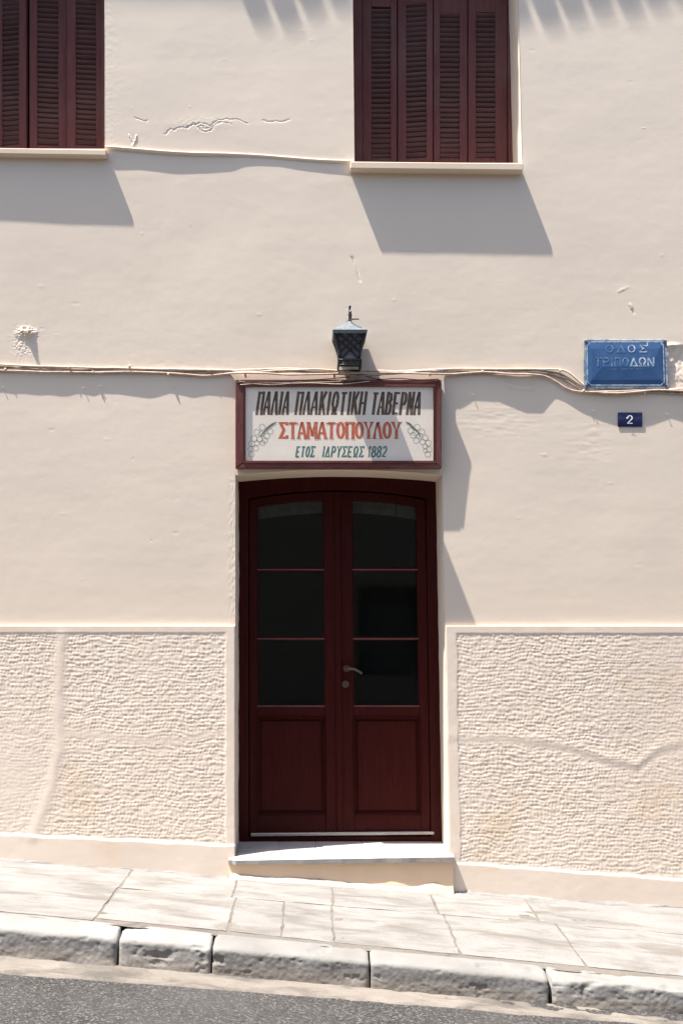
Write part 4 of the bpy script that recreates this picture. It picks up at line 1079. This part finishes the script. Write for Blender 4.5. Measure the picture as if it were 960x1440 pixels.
# ------------------------------------------------------------------ cables along the facade
shx = [-60, 0, 66, 94, 111, 120, 131, 144, 180, 207, 216, 241, 250, 272, 295, 329, 345, 400, 600, 640, 663, 697, 732, 755, 782, 796, 819, 838, 860, 905, 930, 940, 960, 1020]
shy = [548, 548, 550, 550, 546, 548, 549, 544, 549, 553, 551, 545, 547, 553, 550, 556, 552, 560, 563, 569, 556, 558, 575, 575, 552, 558, 572, 584, 592, 594, 585, 582, 590, 590]
def strand(name, pts, r, mat, label, dz=0.0, wob=0.6, seed=0, outk=1.0, extra=0.0, over=0.045):
    """pts in facade measurements; distance off the wall taken from where its shadow falls"""
    pts = sorted(pts); xs_ = np.arange(pts[0][0], pts[-1][0]+.1, 4.0)
    ys_ = np.interp(xs_, [p[0] for p in pts], [p[1] for p in pts])
    ys_ = np.convolve(np.pad(ys_, 3, mode='edge'), np.ones(7)/7, 'valid')
    ys_ = ys_ + wob*2*np.array([float(vnoise(x*0.035, seed*3.3, seed)) for x in xs_])
    path = []
    for x_, y_ in zip(xs_, ys_):
        xs0 = x_+12
        o_ = max(0.007, (np.interp(xs0, shx, shy)-y_-2.0)*S/A7)*outk + extra
        o_ = o_ + 0.0012*float(vnoise(x_*0.06, 1.0, seed+2))
        k_ = float(sstep(318, 346, x_)*sstep(624, 600, x_)); o_ = o_*(1-k_) + max(o_, over)*k_
        path.append(P(x_, y_, -o_))
    mb = MB(); mb.tube(path, r, 7)
    c = path[len(path)//2]
    o = mb.build(name, mat, None, smooth=True, loc=(c.x, c.y, c.z)); tag(o, label, 'cable', 'cables strung along the wall'); return o
strand('cable', [(-60, 512), (0, 512), (60, 515), (120, 517), (200, 518), (260, 520), (330, 521), (400, 518), (470, 521), (560, 522), (640, 519), (700, 519), (785, 519), (800, 522), (812, 533), (818, 545), (845, 551), (900, 549), (960, 547), (1020, 546)], 0.0062, CABLE, 'topmost cream painted cable running the whole wall above the sign', seed=1, outk=0.62, over=0.040)
strand('cable', [(-60, 517), (0, 516), (50, 520), (110, 521), (165, 518), (240, 523), (300, 521), (345, 525), (420, 522), (500, 526), (580, 523), (640, 522), (745, 520.5), (790, 524), (806, 538), (820, 547), (860, 548), (930, 552), (1020, 550)], 0.0058, CABLE_D, 'dirty brown cable twisted just beneath the topmost cream cable', seed=2, outk=0.30, over=0.050)
strand('cable', [(-60, 521), (0, 521), (70, 523), (130, 524), (180, 522), (240, 525), (290, 529), (330, 524), (420, 527), (520, 524), (640, 526), (680, 523), (700, 525), (760, 527), (775, 531), (790, 544), (805, 551), (822, 551), (870, 553), (930, 548), (1020, 552)], 0.0056, CABLE_P, 'lowest pinkish cable dipping early in a loop left of the blue plate', seed=3, outk=0.95, over=0.062)
strand('cable', [(-60, 514), (0, 519), (60, 517), (110, 523), (200, 520), (260, 519), (320, 525), (380, 521), (440, 519), (540, 527), (600, 521), (660, 524), (735, 522), (795, 529), (812, 540), (822, 549), (900, 551), (1020, 549)], 0.005, CABLE, 'thin cream cable weaving between the thicker wall cables', seed=4, wob=1.2, outk=0.35, over=0.057)
strand('cable', [(-60, 516), (0, 521), (40, 516), (100, 519), (150, 525), (210, 521), (270, 526), (330, 522), (400, 520), (450, 525), (520, 529), (590, 521), (650, 527), (720, 523), (780, 527), (800, 536), (820, 552), (860, 554), (910, 552), (960, 554), (1020, 549)], 0.0045, CABLE_D, 'thin brown cable wandering above and below the other wall cables', seed=6, wob=1.6, outk=0.6, over=0.054)
# loose wires over the top board of the sign
def wire(pts, r, mat, label):
    mb = MB(); P_ = [P(*p) for p in pts]; path = []
    for i in range(len(P_)-1):
        for k in range(6):
            t = k/6; p0 = P_[max(i-1, 0)]; p1 = P_[i]; p2 = P_[i+1]; p3 = P_[min(i+2, len(P_)-1)]
            path.append(0.5*((2*p1)+(p2-p0)*t+(2*p0-5*p1+4*p2-p3)*t*t+(3*p1-p0-3*p2+p3)*t*t*t))
    path.append(P_[-1]); mb.tube(path, r, 6); c = path[len(path)//2]
    return tag(mb.build('wire', mat, None, smooth=True, loc=c), label, 'wire', 'loose wires over the sign frame')
wire([(333, 538, -.0685), (370, 537.5, -.0695), (410, 535, -.070), (450, 533.5, -.069), (492, 530, -.060)], 0.0030, CABLE_K, 'bare black wire lying on top board of the sign, left of lantern')
wire([(338, 541, -.069), (372, 538.5, -.0695), (405, 539, -.070), (440, 538.5, -.070), (480, 540, -.0695), (520, 536, -.069)], 0.0024, CABLE, 'cream wire drooping over sign frame left of the lantern')
wire([(336, 536, -.069), (360, 540, -.070), (392, 541, -.070), (425, 536.5, -.070), (462, 537, -.069), (500, 534, -.064)], 0.0022, CABLE_D, 'thin brown wire crossing the drooping cream wire on the sign frame')
wire([(505, 526, -.045), (530, 533, -.066), (560, 532, -.070), (590, 534, -.0695), (617, 533, -.0685)], 0.0028, CABLE_K, 'dark wire resting on top board of the sign, right of lantern')
# cable clips
for k, (a, b) in enumerate(((8, 519), (98, 516), (131, 523), (182, 515), (237, 526), (296, 520), (345, 527), (470, 528), (506, 524), (605, 525), (678, 522), (697, 524), (787, 521), (820, 549), (852, 551), (906, 552))):
    o_ = 0.050 if 322 < a < 628 else 0.017
    mb = MB(); c = P(a, b, -o_); mb.box(-.006, .006, -.004, 0.016 if o_ < .03 else .045, -.007, .007); mb.tube([(0, -.004, 0), (0, -.006, .001)], 0.0045, 6)
    ob = mb.build('cable_clip', CABLE, None, bevel=0.0015); ob.location = c
    w_ = ['leftmost clip at the photo edge', 'clip above the pinkish cable left of the sign', 'clip with bright head left of the sign', 'high clip near the left middle of the wall', 'low clip with bright head nearer the sign', 'clip just left of the sign', 'clip over left corner of the sign', 'clip just left of the lantern base', 'clip just right of the lantern base', 'clip over right corner of the sign', 'clip above the pale smear right of the sign', 'clip beside another right of the sign', 'clip where the cables begin to drop', 'clip at lower left corner of blue plate', 'clip under the left half of blue plate', 'clip under the right half of blue plate'][k]
    tag(ob, 'small painted cable ' + w_, 'cable clip', 'clips holding the wall cables')
# the short nails below the bundle that throw thin shadows
for k, (a, b, side) in enumerate(((5, 545, 'far left edge of the wall'), (118, 546, 'left under the cable bundle'), (142, 543, 'second left under the cable bundle'), (244, 544, 'between left edge and the sign'), (664, 556, 'right of the sign shadow'), (833, 578, 'lower left of the blue plate'), (937, 583, 'right of the number plate'))):
    mb = MB(); mb.tube([(0, 0.005, 0), (0, -0.009, 0.001)], 0.0022, 6); mb.tube([(0, -0.009, .001), (0, -0.0105, .001)], 0.0035, 6)
    ob = mb.build('nail', CABLE, None); ob.location = P(a, b, 0.0); tag(ob, 'short painted nail in the plaster, ' + side, 'nail', 'painted nails under the cables')

# ------------------------------------------------------------------ house across the road (behind the camera, seen only in the glass)
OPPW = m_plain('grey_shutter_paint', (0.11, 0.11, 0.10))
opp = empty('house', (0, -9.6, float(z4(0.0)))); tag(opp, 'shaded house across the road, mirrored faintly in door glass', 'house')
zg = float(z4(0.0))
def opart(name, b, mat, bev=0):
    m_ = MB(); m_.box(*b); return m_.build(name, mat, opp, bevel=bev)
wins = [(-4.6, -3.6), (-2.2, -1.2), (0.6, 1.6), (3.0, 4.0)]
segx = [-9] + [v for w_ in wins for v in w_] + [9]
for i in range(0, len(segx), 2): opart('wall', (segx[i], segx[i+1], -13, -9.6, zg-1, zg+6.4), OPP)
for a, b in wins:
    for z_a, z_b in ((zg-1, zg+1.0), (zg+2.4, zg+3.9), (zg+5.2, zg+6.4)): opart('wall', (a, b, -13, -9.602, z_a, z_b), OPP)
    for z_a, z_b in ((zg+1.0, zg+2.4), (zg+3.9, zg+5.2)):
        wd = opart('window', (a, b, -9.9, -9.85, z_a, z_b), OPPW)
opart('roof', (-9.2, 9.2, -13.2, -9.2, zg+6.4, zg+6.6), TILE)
